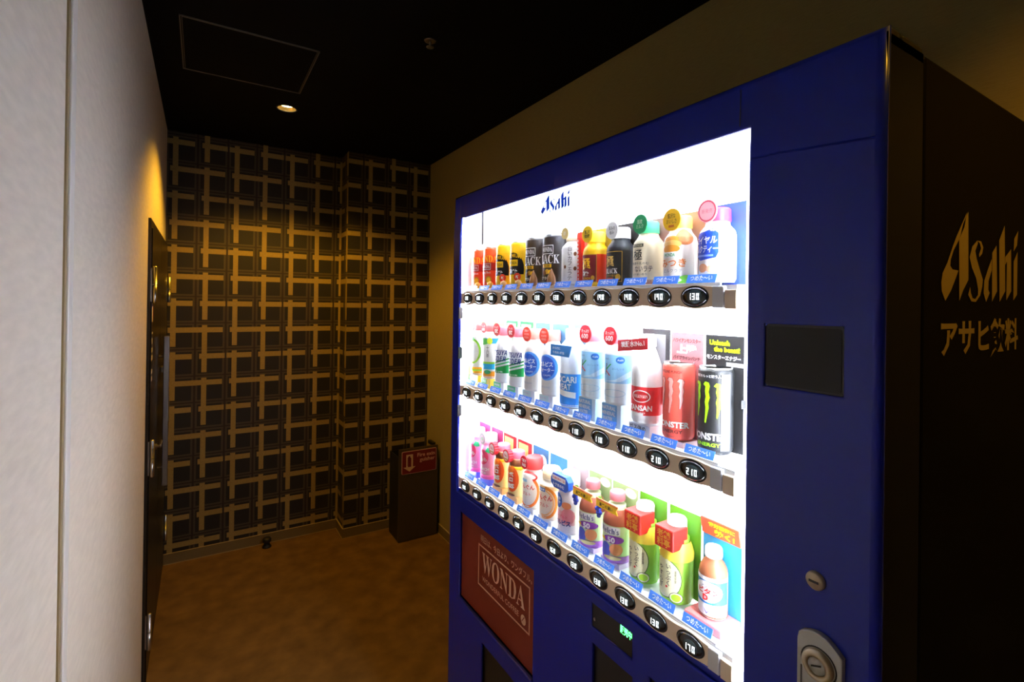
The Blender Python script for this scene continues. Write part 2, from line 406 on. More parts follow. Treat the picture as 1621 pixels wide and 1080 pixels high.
r = empty('sprinkler_head', (x, y, HC)); tag(r, 'small metal sprinkler head on the black ceiling', 'sprinkler')
M_spr = mat('sprinkler_metal', (.22, .20, .18), .4, .8)
one('cover_plate', r, True, 'lathe', [(.001, HC), (.022, HC), (.020, HC - .004), (.008, HC - .006)], M_spr, (x, y, 0))
b = MB(); b.lathe([(.005, HC - .004), (.004, HC - .022), (.002, HC - .024)], M_spr, (x, y, 0), seg=12); b.build('stem', r, True)
one('deflector', r, True, 'lathe', [(.001, HC - .0235), (.014, HC - .024), (.014, HC - .0255), (.001, HC - .026)], M_spr, (x, y, 0), seg=16)

# ------------------------------------------------------------------ door stop and extinguisher stand
r = empty('door_stop', (.357, 3.352, 0)); tag(r, 'small black rubber door stop on the floor by the baseboard', 'door stop')
M_rub = mat('black_rubber', (.012, .011, .011), .5)
one('base', r, True, 'lathe', [(.001, 0), (.026, 0), (.026, .006), (.020, .014), (.015, .024)], M_rub, (.357, 3.352, 0), seg=24)
one('bumper', r, True, 'lathe', [(.014, .024), (.024, .034), (.025, .048), (.020, .056), (.001, .058)], M_rub, (.357, 3.352, 0), seg=24)

EX0, EX1, EY0, EY1, EH = 1.053, 1.312, 2.996, 3.18, .577
r = empty('fire_extinguisher_stand', ((EX0 + EX1) / 2, (EY0 + EY1) / 2, 0)); tag(r, 'upright bronze metal fire extinguisher stand with red sign by the corner', 'stand')
M_brz = mat('bronze_metal', (.11, .085, .055), .4, .6, noise=.15, nscale=18); M_blk = mat('black_metal', (.010, .009, .009), .5)
b = MB(); b.bbox(EX0, EX1, EY0, EY0 + .012, .004, EH, M_brz, .002, 2); b.build('front_panel', r, True)
for x in (EX0 + .003, EX1 - .007):
    b = MB(); b.box(x, x + .004, EY0 + .012, EY1, .004, EH - .05, M_blk); b.build('side_panel', r, True)
b = MB(); b.box(EX0 + .007, EX1 - .007, EY1 - .004, EY1, .03, EH - .05, M_blk); b.build('back_panel', r, True)
b = MB(); b.bbox(EX1 - .03, EX1 - .008, EY0 + .02, EY0 + .10, EH - .012, EH + .012, M_blk, .003, 1); b.build('carry_hook', r, True)
b = MB(); b.bbox(EX0 + .004, EX1 - .004, EY0 + .012, EY1, 0, .03, M_blk, .002, 1); b.build('base', r, True)
# the sign
SX0, SX1, SZ0, SZ1 = 1.070, 1.300, .420, .562
b = MB(); cxs, czs, hw, hh, rr = (SX0 + SX1) / 2, (SZ0 + SZ1) / 2, (SX1 - SX0) / 2, (SZ1 - SZ0) / 2, .008
def rrect(hw, hh, rr, cx, cz, n=5):
    p = []
    for sx, sz, a0 in ((1, 1, 0), (-1, 1, PI / 2), (-1, -1, PI), (1, -1, 1.5 * PI)):
        for k in range(n + 1):
            a = a0 + PI / 2 * k / n; p.append((cx + sx * (hw - rr) + rr * math.cos(a), cz + sz * (hh - rr) + rr * math.sin(a)))
    return p
M_sred = mat('sign_red', (.19, .007, .018), .4); M_scream = mat('sign_cream', (.80, .62, .42), .45); M_pink = mat('sign_border', (.85, .55, .52), .45)
b.prism(rrect(hw, hh, rr, cxs, czs), EY0 - .0025, EY0, M_pink, 'y')
S = lambda x, z, e: (x, EY0 - .0025 - e, z)
lay(b, (rrect(hw - .0028, hh - .0028, rr - .002, cxs, czs), [list(range(24))]), M_sred, S, .0004)
ax = SX0 + .050; az = czs
lay(b, rect(ax - .022, ax + .022, az - .027, az + .050, 1), M_scream, S, .0008)
lay(b, poly((ax - .040, az - .027), (ax, az - .056), (ax + .040, az - .027)), M_scream, S, .0008)
lay(b, rect(ax - .011, ax + .011, az - .027, az + .024, 1), M_sred, S, .0012); lay(b, ell(ax, az + .024, .011, .009), M_sred, S, .0012)
lay(b, rect(ax - .004, ax + .004, az + .03, az + .040, 1), M_sred, S, .0012); lay(b, poly((ax - .016, az - .02), (ax - .014, az + .03), (ax, az + .042), (ax + .002, az + .036), (ax - .012, az + .026), (ax - .0135, az - .02)), M_sred, S, .0013)
lay(b, rect(ax - .009, ax + .004, az + .036, az + .040, 1), M_sred, S, .0012)
lay(b, txt('Fire exin', SX1 - .070, czs + .040, w=.118, h=.024, bold=.02), M_pink, S, .0009); lay(b, txt('guisher', SX1 - .062, czs + .006, w=.103, h=.031, bold=.02), M_pink, S, .0009)
b.build('sign', r, True)

# ================================================================== THE VENDING MACHINE
XM, MY0, MY1, MZ0, MZ1 = .6847, .272, 1.469, .05, 1.83
OY0, OY1, OZ0, OZ1 = .4453, 1.417, .905, 1.7556          # display opening
M_blue = mat('machine_blue', (.007, .016, .27), .25, spec=.34, bump=.04, nscale=14)
M_side = mat('machine_side', (.004, .003, .004), .5, spec=.03); M_edge = mat('door_edge', (.002, .003, .02), .4, spec=.1)
M_blk2 = mat('machine_black', (.006, .006, .007), .4); M_wht = mat('case_white', (.86, .88, .90), .5)
M_milk = mat('backlit_sheet', (.88, .92, 1.0), .5, emit=BACKLIT)
M_led = mat('led_tube', (.90, .95, 1.0), .5, emit=LED_STRENGTH)
M_led_top = mat('led_tube_dim', (.90, .95, 1.0), .5, emit=LED_STRENGTH * .45)
M_pane = glass_mat()
vm = empty('vending_machine', ((XM + 1.31) / 2, (MY0 + MY1) / 2, 0)); tag(vm, 'large blue drink vending machine with a glowing three shelf display', 'vending machine')

def plate_with_holes():
    T = .008; holes = [(OY0, OY1, OZ0, OZ1), (.3145, .4185, 1.3777, 1.4662), (.990, 1.389, .592, .850), (.668, .781, .8345, .882), (.667, .777, .60, .802), (.56, .6255, .775, .829), (.93, 1.2426, .25, .532)]
    ys = sorted({MY0, MY1, *[v for h in holes for v in h[:2]]}); zs = sorted({MZ0, MZ1, 1.70, *[v for h in holes for v in h[2:]]})
    solid = {}
    for i in range(len(ys) - 1):
        for j in range(len(zs) - 1):
            cy, cz = (ys[i] + ys[i + 1]) / 2, (zs[j] + zs[j + 1]) / 2
            solid[i, j] = not any(h[0] < cy < h[1] and h[2] < cz < h[3] for h in holes)
    bm = bmesh.new(); V = {}
    def vv(i, j, k):
        if (i, j, k) not in V: V[i, j, k] = bm.verts.new((XM + k * T, ys[i], zs[j]))
        return V[i, j, k]
    for (i, j), s_ in solid.items():
        if not s_: continue
        bm.faces.new((vv(i, j, 0), vv(i, j + 1, 0), vv(i + 1, j + 1, 0), vv(i + 1, j, 0))); bm.faces.new((vv(i, j, 1), vv(i + 1, j, 1), vv(i + 1, j + 1, 1), vv(i, j + 1, 1)))
        for di, dj, a, b2 in ((-1, 0, (i, j), (i, j + 1)), (1, 0, (i + 1, j), (i + 1, j + 1)), (0, -1, (i, j), (i + 1, j)), (0, 1, (i, j + 1), (i + 1, j + 1))):
            if not solid.get((i + di, j + dj), False): bm.faces.new((vv(*a, 0), vv(*b2, 0), vv(*b2, 1), vv(*a, 1)))
    bmesh.ops.recalc_face_normals(bm, faces=bm.faces[:])
    # merge the coplanar front into few faces, then round the outer edges
    for v in bm.verts:
        if v.co.z > 1.7001: v.co.x += (v.co.z - 1.70) * .035
    bmesh.ops.dissolve_limit(bm, angle_limit=.0005, verts=bm.verts[:], edges=bm.edges[:])
    eo = [e for e in bm.edges if all(abs(v.co.y - MY0) < 1e-5 and v.co.x < XM + .008 for v in e.verts) or all(abs(v.co.y - MY1) < 1e-5 and v.co.x < XM + .008 for v in e.verts) or all(abs(v.co.z - MZ1) < 1e-5 and v.co.x < XM + .008 for v in e.verts)]
    bmesh.ops.bevel(bm, geom=eo, offset=.0105, segments=5, affect='EDGES', profile=.5)
    eh = [e for e in bm.edges if all(v.co.x < XM + .004 for v in e.verts) and any(all(h[0] - .001 < v.co.y < h[1] + .001 and h[2] - .001 < v.co.z < h[3] + .001 for v in e.verts) and abs(e.calc_face_angle(0)) > 1 for h in holes)]
    bmesh.ops.bevel(bm, geom=eh, offset=.003, segments=2, affect='EDGES', profile=.5)
    mb = MB(); bm.verts.index_update()
    small = [f.calc_area() < .02 and len(f.verts) <= 4 for f in bm.faces]
    k = mb.slot(M_blue); mb.v = [v.co[:] for v in bm.verts]
    for f, s_ in zip(bm.faces, small): mb.f.append([v.index for v in f.verts]); mb.mi.append(k); mb.sm.append(s_)
    bm.free(); return mb
plate_with_holes().build('front_door', vm, True)
# shell behind the door skin, then the cabinet
b = MB(); x0, x1 = XM + .0085, .795
b.box(x0, x1, MY0 + .001, MY0 + .012, MZ0, MZ1 - .008, M_edge).box(x0, x1, MY1 - .012, MY1 - .001, MZ0, MZ1 - .008, M_edge).box(x0, x1, MY0 + .001, MY1 - .001, MZ1 - .02, MZ1 - .008, M_edge).box(x0, x1, MY0 + .001, MY1 - .001, MZ0, MZ0 + .012, M_edge)
b.build('door_shell', vm, True)
b = MB(); b.bbox(.799, 1.312, MY0 + .001, MY1 - .001, .05, MZ1 - .006, M_side, .006, 3); b.build('cabinet', vm, True)
for lx in (.83, 1.27):
    for ly in (MY0 + .06, MY1 - .06): one('leg', vm, True, 'lathe', [(.03, 0), (.032, .008), (.016, .012), (.016, .052)], M_blk2, (lx, ly, 0), seg=16)
b = MB()
b.bbox(XM + .016, XM + .045, MY0 + .002, MY0 + .020, MZ1 - .012, MZ1 + .002, M_blk2, .003, 2); b.bbox(XM + .052, XM + .112, MY0 + .002, MY0 + .03, MZ1 - .015, MZ1 + .001, M_blk2, .003, 2); b.lathe([(.006, MZ1 - .002), (.006, MZ1 + .004), (.002, MZ1 + .006)], M_blk2, (XM + .03, MY0 + .011, 0), seg=14)
b.build('top_hinge', vm, True)
M_seam = mat('seam_shadow_gap', (.004, .005, .03), .6)
for y, z0 in ((.4617, OZ1 + .006), (1.4205, OZ1)):
    b = MB(); dx = (z0 - 1.70) * .035, (MZ1 - .012 - 1.70) * .035
    b.add([(XM + dx[0] - .0004, y - .001, z0), (XM + dx[0] - .0004, y + .001, z0), (XM + dx[1] - .0004, y + .001, MZ1 - .012), (XM + dx[1] - .0004, y - .001, MZ1 - .012)], [(0, 1, 2, 3)], M_seam); b.build('panel_seam', vm, True)

# display case: back sheet, flared sides, floor, top, tubes
XB, YBL = .767, 1.4215
b = MB(); b.box(XB, XB + .006, .452, YBL + .003, .895, 1.812, M_milk); b.build('back_sheet', vm, True)
b = MB(); b.add([(.7045, OY1 + .006, .895), (XB, YBL, .895), (XB, YBL, 1.812), (.7045, OY1 + .006, 1.812)], [(0, 1, 2, 3)], M_wht); b.build('side_reflector', vm, True)
b = MB(); b.add([(XM + .021, OY0 - .016, .895), (XB, .452, .895), (XB, .452, 1.812), (XM + .021, OY0 - .016, 1.812)], [(0, 1, 2, 3)], M_wht); b.build('side_reflector', vm, True)
one('case_top', vm, True, 'box', XM + .021, XB, OY0 - .016, OY1, 1.808, 1.812, M_wht)
one('case_floor', vm, True, 'box', XM + .021, XB, OY0 - .016, OY1, .893, .897, M_wht)
one('led_tube', vm, True, 'box', .6945, .7035, OY0, OY1, 1.7645, 1.7735, M_led_top)
one('led_tube', vm, True, 'box', .6945, .7035, OY0 - .013, OY0 - .004, .92, 1.76, M_led)
one('led_tube', vm, True, 'box', .6945, .7025, OY1 + .0045, OY1 + .0115, .92, 1.76, M_led)
BZ = [1.5056, 1.2192, .934]; BY = [1.3680 - k * (1.3680 - .5433) / 11 for k in range(12)]; XBT = .690
for z in BZ[:2]:
    one('led_tube', vm, True, 'box', .6985, .7045, .50, OY1 - .008, z - .0175, z - .0130, M_led)  # tubes under the rails, added to light the goods from the front
one('corner_strip', vm, True, 'box', XB - .003, XB, YBL - .0070, YBL - .0005, 1.68, 1.80, mat('corner_grey', (.02, .022, .025), .8, spec=.1))
# header print on the back sheet
M_navy = mat('header_navy', (.0008, .006, .06), 1., spec=0.)
S = lambda x, z, e: (XB - e, -x, z)
b = MB(); kx = XB / .775
[lay(b, logo(-1.105 * kx + dx_, 1.4887 + .2427 * kx, .1225 * kx, .048), M_navy, S, .0006 + k_ * .0001) for k_, dx_ in enumerate((-.0008, .0008))]; b.build('header_logo', vm, True)
b = MB(); lay(b, ell(-1.3203, 1.735, .0195, .027), mat('sticker_pale', (.22, .42, .46), .5), S, .0006); lay(b, txt('新', -1.3203, 1.742, h=.012), mat('sticker_teal', (.08, .30, .36), .5), S, .001); lay(b, rect(-1.331, -1.310, 1.7265, 1.7285, 1), mat('sticker_teal', (.08, .30, .36), .5), S, .001); lay(b, rect(-1.331, -1.310, 1.7215, 1.7235, 1), mat('sticker_teal', (.08, .30, .36), .5), S, .001); b.build('round_sticker', vm, True)

# button rails, buttons, price digits, cold tags, panes
M_rail = mat('beige_rail', (.88, .74, .57), .42); M_btn = mat('button_black', (.010, .013, .015), .16, coat=.5); M_lens = mat('button_lens', (.03, .05, .055), .25, coat=.3)
M_dig = mat('price_glow', (.88, .97, 1.0), .5, emit=1.7); M_tag = mat('tag_blue', (.045, .22, .85), .4); M_tagw = mat('tag_white', (.9, .92, .95), .4); M_clear = mat('clear_plastic', (.70, .74, .80), .2)
PITCHB = BY[0] - BY[1]
SEG = {'0': 'abcdef', '1': 'bc', '2': 'abged', '3': 'abgcd', '4': 'fgbc', '6': 'afgedc', '7': 'abc'}
def digits(s, w, h):
    v, f = [], []
    dw = w / len(s); t = h * .15; gw = dw * .66
    def r_(x0, x1, z0, z1):
        n = len(v); v.extend([(x0, z0), (x1, z0), (x1, z1), (x0, z1)]); f.append([n, n + 1, n + 2, n + 3])
    for k, ch in enumerate(s):
        x = -w / 2 + k * dw; x1 = x + gw; z0, z1 = -h / 2, h / 2
        for sg in SEG[ch]:
            if sg == 'a': r_(x, x1, z1 - t, z1)
            if sg == 'd': r_(x, x1, z0, z0 + t)
            if sg == 'g': r_(x, x1, -t / 2, t / 2)
            if sg == 'b': r_(x1 - t, x1, t * .2, z1)
            if sg == 'c': r_(x1 - t, x1, z0, -t * .2)
            if sg == 'f': r_(x, x + t, t * .2, z1)
            if sg == 'e': r_(x, x + t, z0, -t * .2)
    return v, f
PRICES = [['130'] * 7 + ['140'] * 4 + ['130'], ['140'] * 6 + ['160'] + ['110'] * 3 + ['210'] * 2, ['130'] * 6 + ['160', '130', '130', '130', '130', '170']]
BA, BB, BD = .0255, .0160, .0095
bm_mesh = None; dig_cache = {}; tag_cache = None
for ri, z in enumerate(BZ):
    # scalloped rail
    top, bot = [], []; y0, y1 = .5095, 1.4165; n = 110
    for k in range(n + 1):
        y = y0 + (y1 - y0) * k / n; wv = math.cos((y - BY[0]) / PITCHB * 2 * PI) * .0016
        top.append((y, z + .0172 + wv)); bot.append((y, z - .0180 - wv))
    pts = bot + top[::-1]; b = MB(); nn = len(pts)
    b.prism(pts, XBT + .0015, XBT + .0075, M_rail, 'x'); b.build('button_rail', vm, True)
    b = MB(); b.bbox(XBT - .0005, XBT + .008, .488, .5090, z - .018, z + .0165, M_clear, .0015, 2); b.build('rail_end_cap', vm, True)
    b = MB(); b.bbox(XBT + .0005, XBT + .008, .4665, .4870, z - .0195, z + .0105, M_rail, .0012, 2); b.build('rail_bracket', vm, True)
    b = MB(); b.box(XBT + .0075, XB, .47, 1.416, z - .0125, z + .0185, M_wht); b.build('shelf', vm, True)
    b = MB(); b.box(XBT + .0080, XBT + .0112, .50, OY1 - .006, z + .0185, z + .0225, M_wht); b.build('tag_channel', vm, True)
    for ci, y in enumerate(BY):
        if bm_mesh is None:
            q = MB(); v, f = [], []; ns, nr = 30, 7
            for j in range(nr + 1):
                t = j / nr * PI / 2
                for k in range(ns): a = 2 * PI * k / ns; v.append((-BD * math.sin(t), BA * math.cos(t) * math.cos(a), BB * math.cos(t) * math.sin(a)))
            for j in range(nr):
                for k in range(ns): f.append((j * ns + k, j * ns + (k + 1) % ns, (j + 1) * ns + (k + 1) % ns, (j + 1) * ns + k))
            q.add(v, f, M_btn, True)
            o = q.build('price_button', vm); bm_mesh = o.data
            q = MB(); q.add([(.0012 if e_ else -.0004, (BA + .0022) * math.cos(2 * PI * k / ns), (BB + .002) * math.sin(2 * PI * k / ns)) for e_ in (0, 1) for k in range(ns)] , [list(range(ns))] + [(k, (k + 1) % ns, ns + (k + 1) % ns, ns + k) for k in range(ns)], M_blk2)
            bez = q.build('button_bezel', o); bez_mesh = bez.data
            q = MB(); dome = lambda x, zz, e: (-BD * math.sqrt(max(0, 1 - (x / BA) ** 2 - (zz / BB) ** 2)) - e, -x, zz)
            lay(q, ell(.0055, 0, .0135, .0115), M_lens, dome, .0003); ln = q.build('button_lens', o); lens_mesh = ln.data
        else:
            o = bpy.data.objects.new('price_button', bm_mesh); C.objects.link(o); o.parent = vm
            for nm, me in (('button_bezel', bez_mesh), ('button_lens', lens_mesh)):
                q = bpy.data.objects.new(nm, me); C.objects.link(q); q.parent = o
        o.location = Vector((XBT + .0012, y, z)) - vm.location
        pr = PRICES[ri][ci]
        if pr not in dig_cache:
            q = MB(); vv_, ff_ = digits(pr, .0215, .0108); lay(q, ([(x + .0065, zz) for x, zz in vv_], ff_), M_dig, dome, .0007)
            d_ = q.build('price_digits', o); dig_cache[pr] = d_.data
        else:
            d_ = bpy.data.objects.new('price_digits', dig_cache[pr]); C.objects.link(d_); d_.parent = o
        # cold tag on the channel under the goods
        if tag_cache is None:
            q = MB(); q.box(-.0008, 0, -.0285, .0285, -.0075, .0075, M_tag); o2 = q.build('cold_tag', vm)
            q = MB(); P2 = lambda x, zz, e: (-.0008 - e, -x, zz); lay(q, txt('つめた〜い', 0, .0008, w=.043, h=.0095, bold=.02), M_tagw, P2, .0003)
            o3 = q.build('tag_lettering', o2); tag_cache = (o2.data, o3.data)
        else:
            o2 = bpy.data.objects.new('cold_tag', tag_cache[0]); C.objects.link(o2); o2.parent = vm
            o3 = bpy.data.objects.new('tag_lettering', tag_cache[1]); C.objects.link(o3); o3.parent = o2
        o2.rotation_euler = (0, .38, 0)
        o2.location = Vector((XBT + .0125, y - .0045, z + .0300)) - vm.location
for z0, z1 in ((BZ[0] + .0175, OZ1 + .004), (BZ[1] + .0175, BZ[0] - .0185), (BZ[2] + .0175, BZ[1] - .0185)):
    b = MB(); b.box(XBT + .0035, XBT + .0055, OY0 - .004, OY1 + .002, z0, z1, M_pane); b.build('glass_pane', vm, True)
b = MB(); b.box(XBT + .002, XBT + .0075, OY0 + .002, OY1 - .001, OZ0 - .004, BZ[2] - .0195, M_blue); b.build('lower_sill', vm, True)
for z in (1.46, 1.335, 1.155): 
    b = MB(); b.box(XM - .001, XM + .012, OY1 - .004, OY1 + .001, z - .018, z + .018, M_blk2); b.build('pane_clip', vm, True)

# pressed crease across the right column
b = MB(); (ya, za), (yb, zb) = (.4425, 1.7072), (.2815, 1.6950); v = []
for y, z in ((ya, za), (.40, 1.7055), (.35, 1.7005), (yb, zb)):
    dx = max(0, z - 1.70) * .035
    v += [(XM + dx + .0006, y, z + .004), (XM + dx - .0011, y, z), (XM + dx + .0006, y, z - .0015)]
b.add(v, [(3 * i + k, 3 * i + k + 1, 3 * i + k + 4, 3 * i + k + 3) for i in range(3) for k in range(2)], M_blue); b.build('pressed_crease', vm, True)
# dark reader screen
M_scr = mat('dark_screen', (.010, .008, .005), .3, spec=.22)
b = MB(); b.prism(rrect(.0520, .0442, .006, .3665, 1.42195), XM + .004, XM + .012, M_blk2, 'x'); b.build('screen_bezel', vm, True)
b = MB(); b.prism(rrect(.0490, .0412, .004, .3665, 1.42195), XM + .0032, XM + .004, M_scr, 'x'); b.build('screen_glass', vm, True)
# round lock and key plate
M_brass = mat('warm_brass', (.50, .42, .29), .35, .5); M_plate = mat('cast_plate', (.44, .45, .43), .42, .25)
lk = MB(); lk.lathe([(.001, XM - .0065), (.0095, XM - .006), (.0118, XM - .003), (.0122, XM + .002)], M_brass, (0, .3435, 1.135), 'x', 28); lo = lk.build('lock_cap', vm, True)
b = MB(); b.box(XM - .0069, XM - .0062, .3375, .3495, 1.1335, 1.1365, M_blk2); b.build('key_slot', lo, False).location = (0, 0, 0)
PP = [(.363, .90), (.363, 1.054), (.3615, 1.0615), (.357, 1.066), (.350, 1.0695), (.343, 1.0715), (.335, 1.0718), (.327, 1.070), (.320, 1.0655), (.3135, 1.0605), (.308, 1.055), (.308, .90)]
pl = MB(); bm = bmesh.new(); vs_ = [bm.verts.new((XM - .008, y, z)) for y, z in PP]; ve = [bm.verts.new((XM, y, z)) for y, z in PP]
bm.faces.new(vs_)
for i in range(len(PP)): bm.faces.new((vs_[i], vs_[(i + 1) % len(PP)], ve[(i + 1) % len(PP)], ve[i]))
bmesh.ops.bevel(bm, geom=[e for e in bm.edges if all(v.co.x < XM - .007 for v in e.verts)], offset=.0018, segments=2, affect='EDGES', profile=.5)
bmesh.ops.recalc_face_normals(bm, faces=bm.faces[:]); pl.frombm(bm, M_plate); po = pl.build('key_plate', vm, True)
def raised(name, fn):
    q = MB(); fn(q); o = q.build(name, po); o.location = (0, 0, 0); return o
oy, oz = .3355, 1.033
raised('escutcheon_groove', lambda q: (q.lathe([(.0222, XM - .0078), (.0222, XM - .0085), (.0205, XM - .0085), (.0205, XM - .0078)], M_blk2, (0, oy, oz), 'x', 32, caps=False), q.box(XM - .0085, XM - .0078, oy + .0205, oy + .0222, .90, oz - .012, M_blk2), q.box(XM - .0085, XM - .0078, oy - .0222, oy - .0205, .90, oz - .012, M_blk2)))
raised('lock_barrel', lambda q: q.lathe([(.0190, XM - .008), (.0190, XM - .013), (.0165, XM - .0155), (.0120, XM - .0155), (.0115, XM - .010)], M_brass, (0, oy, oz), 'x', 32, caps=False))
raised('lock_core', lambda q: q.lathe([(.0105, XM - .0085), (.0105, XM - .0135), (.001, XM - .0138)], M_plate, (0, oy, oz), 'x', 28))
raised('core_slot', lambda q: q.prism([(oy - .006, oz + .0022), (oy + .006, oz - .0032), (oy + .006, oz - .0008), (oy - .006, oz + .0046)], XM - .0142, XM - .0136, M_blk2, 'x'))
# red coffee poster in its recess
M_post = mat('poster_red', (.18, .020, .007), .45, noise=.12, nscale=9); M_pink2 = mat('poster_print', (.62, .38, .30), .5)
b = MB(); b.box(XM + .008, XM + .014, .990, 1.389, .592, .850, M_post); po2 = b.build('poster_panel', vm, True)
S = lambda x, z, e: (XM + .008 - e, -x, z)
b = MB(); lay(b, txt('明日は、今日より、ワンダフル。', -1.136, .8175, w=.262, h=.0205, bold=.01), M_pink2, S, .0006)
lay(b, frame2(-1.281, -1.013, .679, .797, .0042), M_pink2, S, .0006)
lay(b, txt(serif('WONDA'), -1.147, .7545, w=.222, h=.055), M_pink2, S, .0006); lay(b, txt('WONDERFUL COFFEE', -1.160, .7065, w=.192, h=.0135, bold=-.004), M_pink2, S, .0006)
lay(b, ell(-1.042, .7025, .0115, .0125), M_pink2, S, .0006); lay(b, poly((-1.0495, .697), (-1.0475, .6965), (-1.036, .7105), (-1.038, .7125)), M_post, S, .001)
pr_ = b.build('poster_print', po2); pr_.location = (0, 0, 0)
b = MB(); b.bbox(XM - .006, XM + .012, .986, 1.394, .5825, .592, M_blue, .003, 3); b.build('poster_ledge', vm, True)
# sold status panel with green lamp text, money slots, pickup port
M_green = mat('green_led', (.10, 1.0, .22), .5, emit=5.0)
b = MB(); b.box(XM + .004, XM + .012, .668, .781, .8345, .882, M_blk2); q2 = b.build('status_panel', vm, True)
S = lambda x, z, e: (XM + .004 - e, -x, z)
b = MB(); lay(b, txt('販売中', -.6860, .8735, w=.030, h=.0165, bold=.025), M_green, S, .0005); lay(b, rect(-.7015, -.6700, .8845 - .0013, .8845 - .0005, 1), M_green, S, .0005); b.build('status_lettering', q2).location = (0, 0, 0)
b = MB(); b.lathe([(.003, XM + .0015), (.003, XM + .005)], M_steel2, (0, .7724, .852), 'x', 12); b.build('indicator', q2).location = (0, 0, 0)
for nm, (y0, y1, z0, z1) in (('coin_panel', (.667, .777, .60, .802)), ('bill_slot', (.56, .6255, .775, .829)), ('pickup_port', (.93, 1.2426, .25, .532))):
    b = MB(); b.box(XM + .0085, XM + .07, y0 - .002, y1 + .002, z0 - .002, z1 + .002, M_blk2); b.build(nm, vm, True)
# side lettering on the cabinet
M_ltr = mat('side_lettering', (.42, .31, .10), .5)  # white letters; the downlight's warm gold is put into their colour
S = lambda x, z, e: (x, MY0 + .001 - e, z)
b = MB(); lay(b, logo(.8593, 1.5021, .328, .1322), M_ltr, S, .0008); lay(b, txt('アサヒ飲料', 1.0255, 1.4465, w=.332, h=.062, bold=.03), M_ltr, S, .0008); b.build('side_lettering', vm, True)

# ================================================================== THE GOODS ON DISPLAY
M_foil = mat('can_lid', (.75, .75, .74), .3, .9)
PX = .745
PY = [1.3890 - k * (1.3890 - .5401) / 11 for k in range(12)]
BACK = XB - PX - .0012            # flat back of the dummies against the sheet
class Prod:
    """a display dummy: local x to its right, -y to its front, z up"""
    def __init__(s, row, colm, name, label, cat, group=None):
        s.z0 = BZ[row] + .0187
        s.r = empty(name, (PX, PY[colm], s.z0), -PI / 2); tag(s.r, label, cat, group); s.R = .03; s.turn = .2
        if row == 0: s.r.scale = (1.03, 1, 1.14 if colm < 6 else 1.06)
    def part(s, name, fn, *a, **k):
        q = MB(); getattr(q, fn)(*a, **k); return q.build(name, s.r)
    def plinth(s, h, m, w=.027):
        s.part('plinth', 'box', -w, w, -.020, BACK, 0, h, m); s.h0 = h
    def body(s, prof, m, name='body', R=None):
        s.prof = prof; s.R = R or max(r for r, _ in prof); return s.part(name, 'lathe', prof, m, clamp=BACK, seg=32)
    def rad(s, z):
        for (r0, z0), (r1, z1) in zip(s.prof, s.prof[1:]):
            if z0 <= z <= z1 and z1 > z0: return r0 + (r1 - r0) * (z - z0) / (z1 - z0)
        return s.prof[-1][0] if z > s.prof[-1][1] else s.prof[0][0]
    def cyl(s, x, z, e):
        r = s.rad(z); a = max(-1.5, min(2.2, x / s.R + s.turn)); return (r + e) * math.sin(a), -(r + e) * math.cos(a), z
    def art(s, name, items, surf=None):
        q = MB(); surf = surf or s.cyl
        for k, (sh, m) in enumerate(items): lay(q, bands(sh), m, surf, .0004 + .00025 * k)
        return q.build(name, s.r)
    def card(s, x0, x1, z0, z1, m, items=()):
        y = BACK + .0008
        q = MB(); q.box(x0, x1, y - .0016, y, z0, z1, m)
        for k, (sh, mm) in enumerate(items): lay(q, sh, mm, lambda x, z, e: (x, y - .0016 - e, z), .0003 + .0002 * k)
        return q.build('backing_card', s.r)
    def disc(s, z, rr, m, items=(), x=0., y=-.0325, rz=None):
        x += .009; z += .003
        """round badge held in front of the cap"""
        q = MB(); n = 28; rz = rz or rr
        pts = [(x + rr * math.cos(2 * PI * k / n), z + rz * math.sin(2 * PI * k / n)) for k in range(n)]
        q.prism(pts, y, y + .002, m, 'y')
        for k, (sh, mm) in enumerate(items): lay(q, ([(a + x, c + z) for a, c in sh[0]], sh[1]), mm, lambda a, c, e: (a, y - e, c), .0003 + .0002 * k)
        return q.build('cap_badge', s.r)
    def cap(s, z0, z1, r, m, y=0., front=None):
        if front: return s.part('cap', 'lathe', [(r * .9, front), (r, front + .002), (r, .002)], m, (0, 0, (z0 + z1) / 2), 'y', 26)
        return s.part('cap', 'lathe', [(r, z0), (r * 1.03, z0 + .002), (r, z1 - .003), (r * .88, z1)], m, seg=26, clamp=BACK)
W = col('F4F4F2'); Y_ = col('FFC400'); K = col('141416'); RD = col('D81E1E'); GLD = col('C9962A'); BRN = col('6B3B1E'); NVY = col('10307E'); SKY = col('5AB0EA'); GRN = col('1FA24A')
def can_prof(R, h0, h1): return [(R * .86, h0), (R * .97, h0 + .004), (R, h0 + .008), (R, h1 - .008), (R * .93, h1 - .003)]
def can(p, h0, h1, m, R=.0292):
    p.body(can_prof(R, h0, h1), m); p.part('lid', 'lathe', [(R * .93, h1 - .003), (R * .95, h1), (R * .90, h1 - .0005), (R * .86, h1 - .003)], M_foil, clamp=BACK, seg=32)
def bprof(R, h0, zs, zn, rn): # straight wall to zs, shoulder to neck at zn
    return [(R * .90, h0), (R, h0 + .006), (R, zs), (R * .93, zs + (zn - zs) * .35), (R * .68, zs + (zn - zs) * .75), (rn, zn), (rn, zn + .006)]

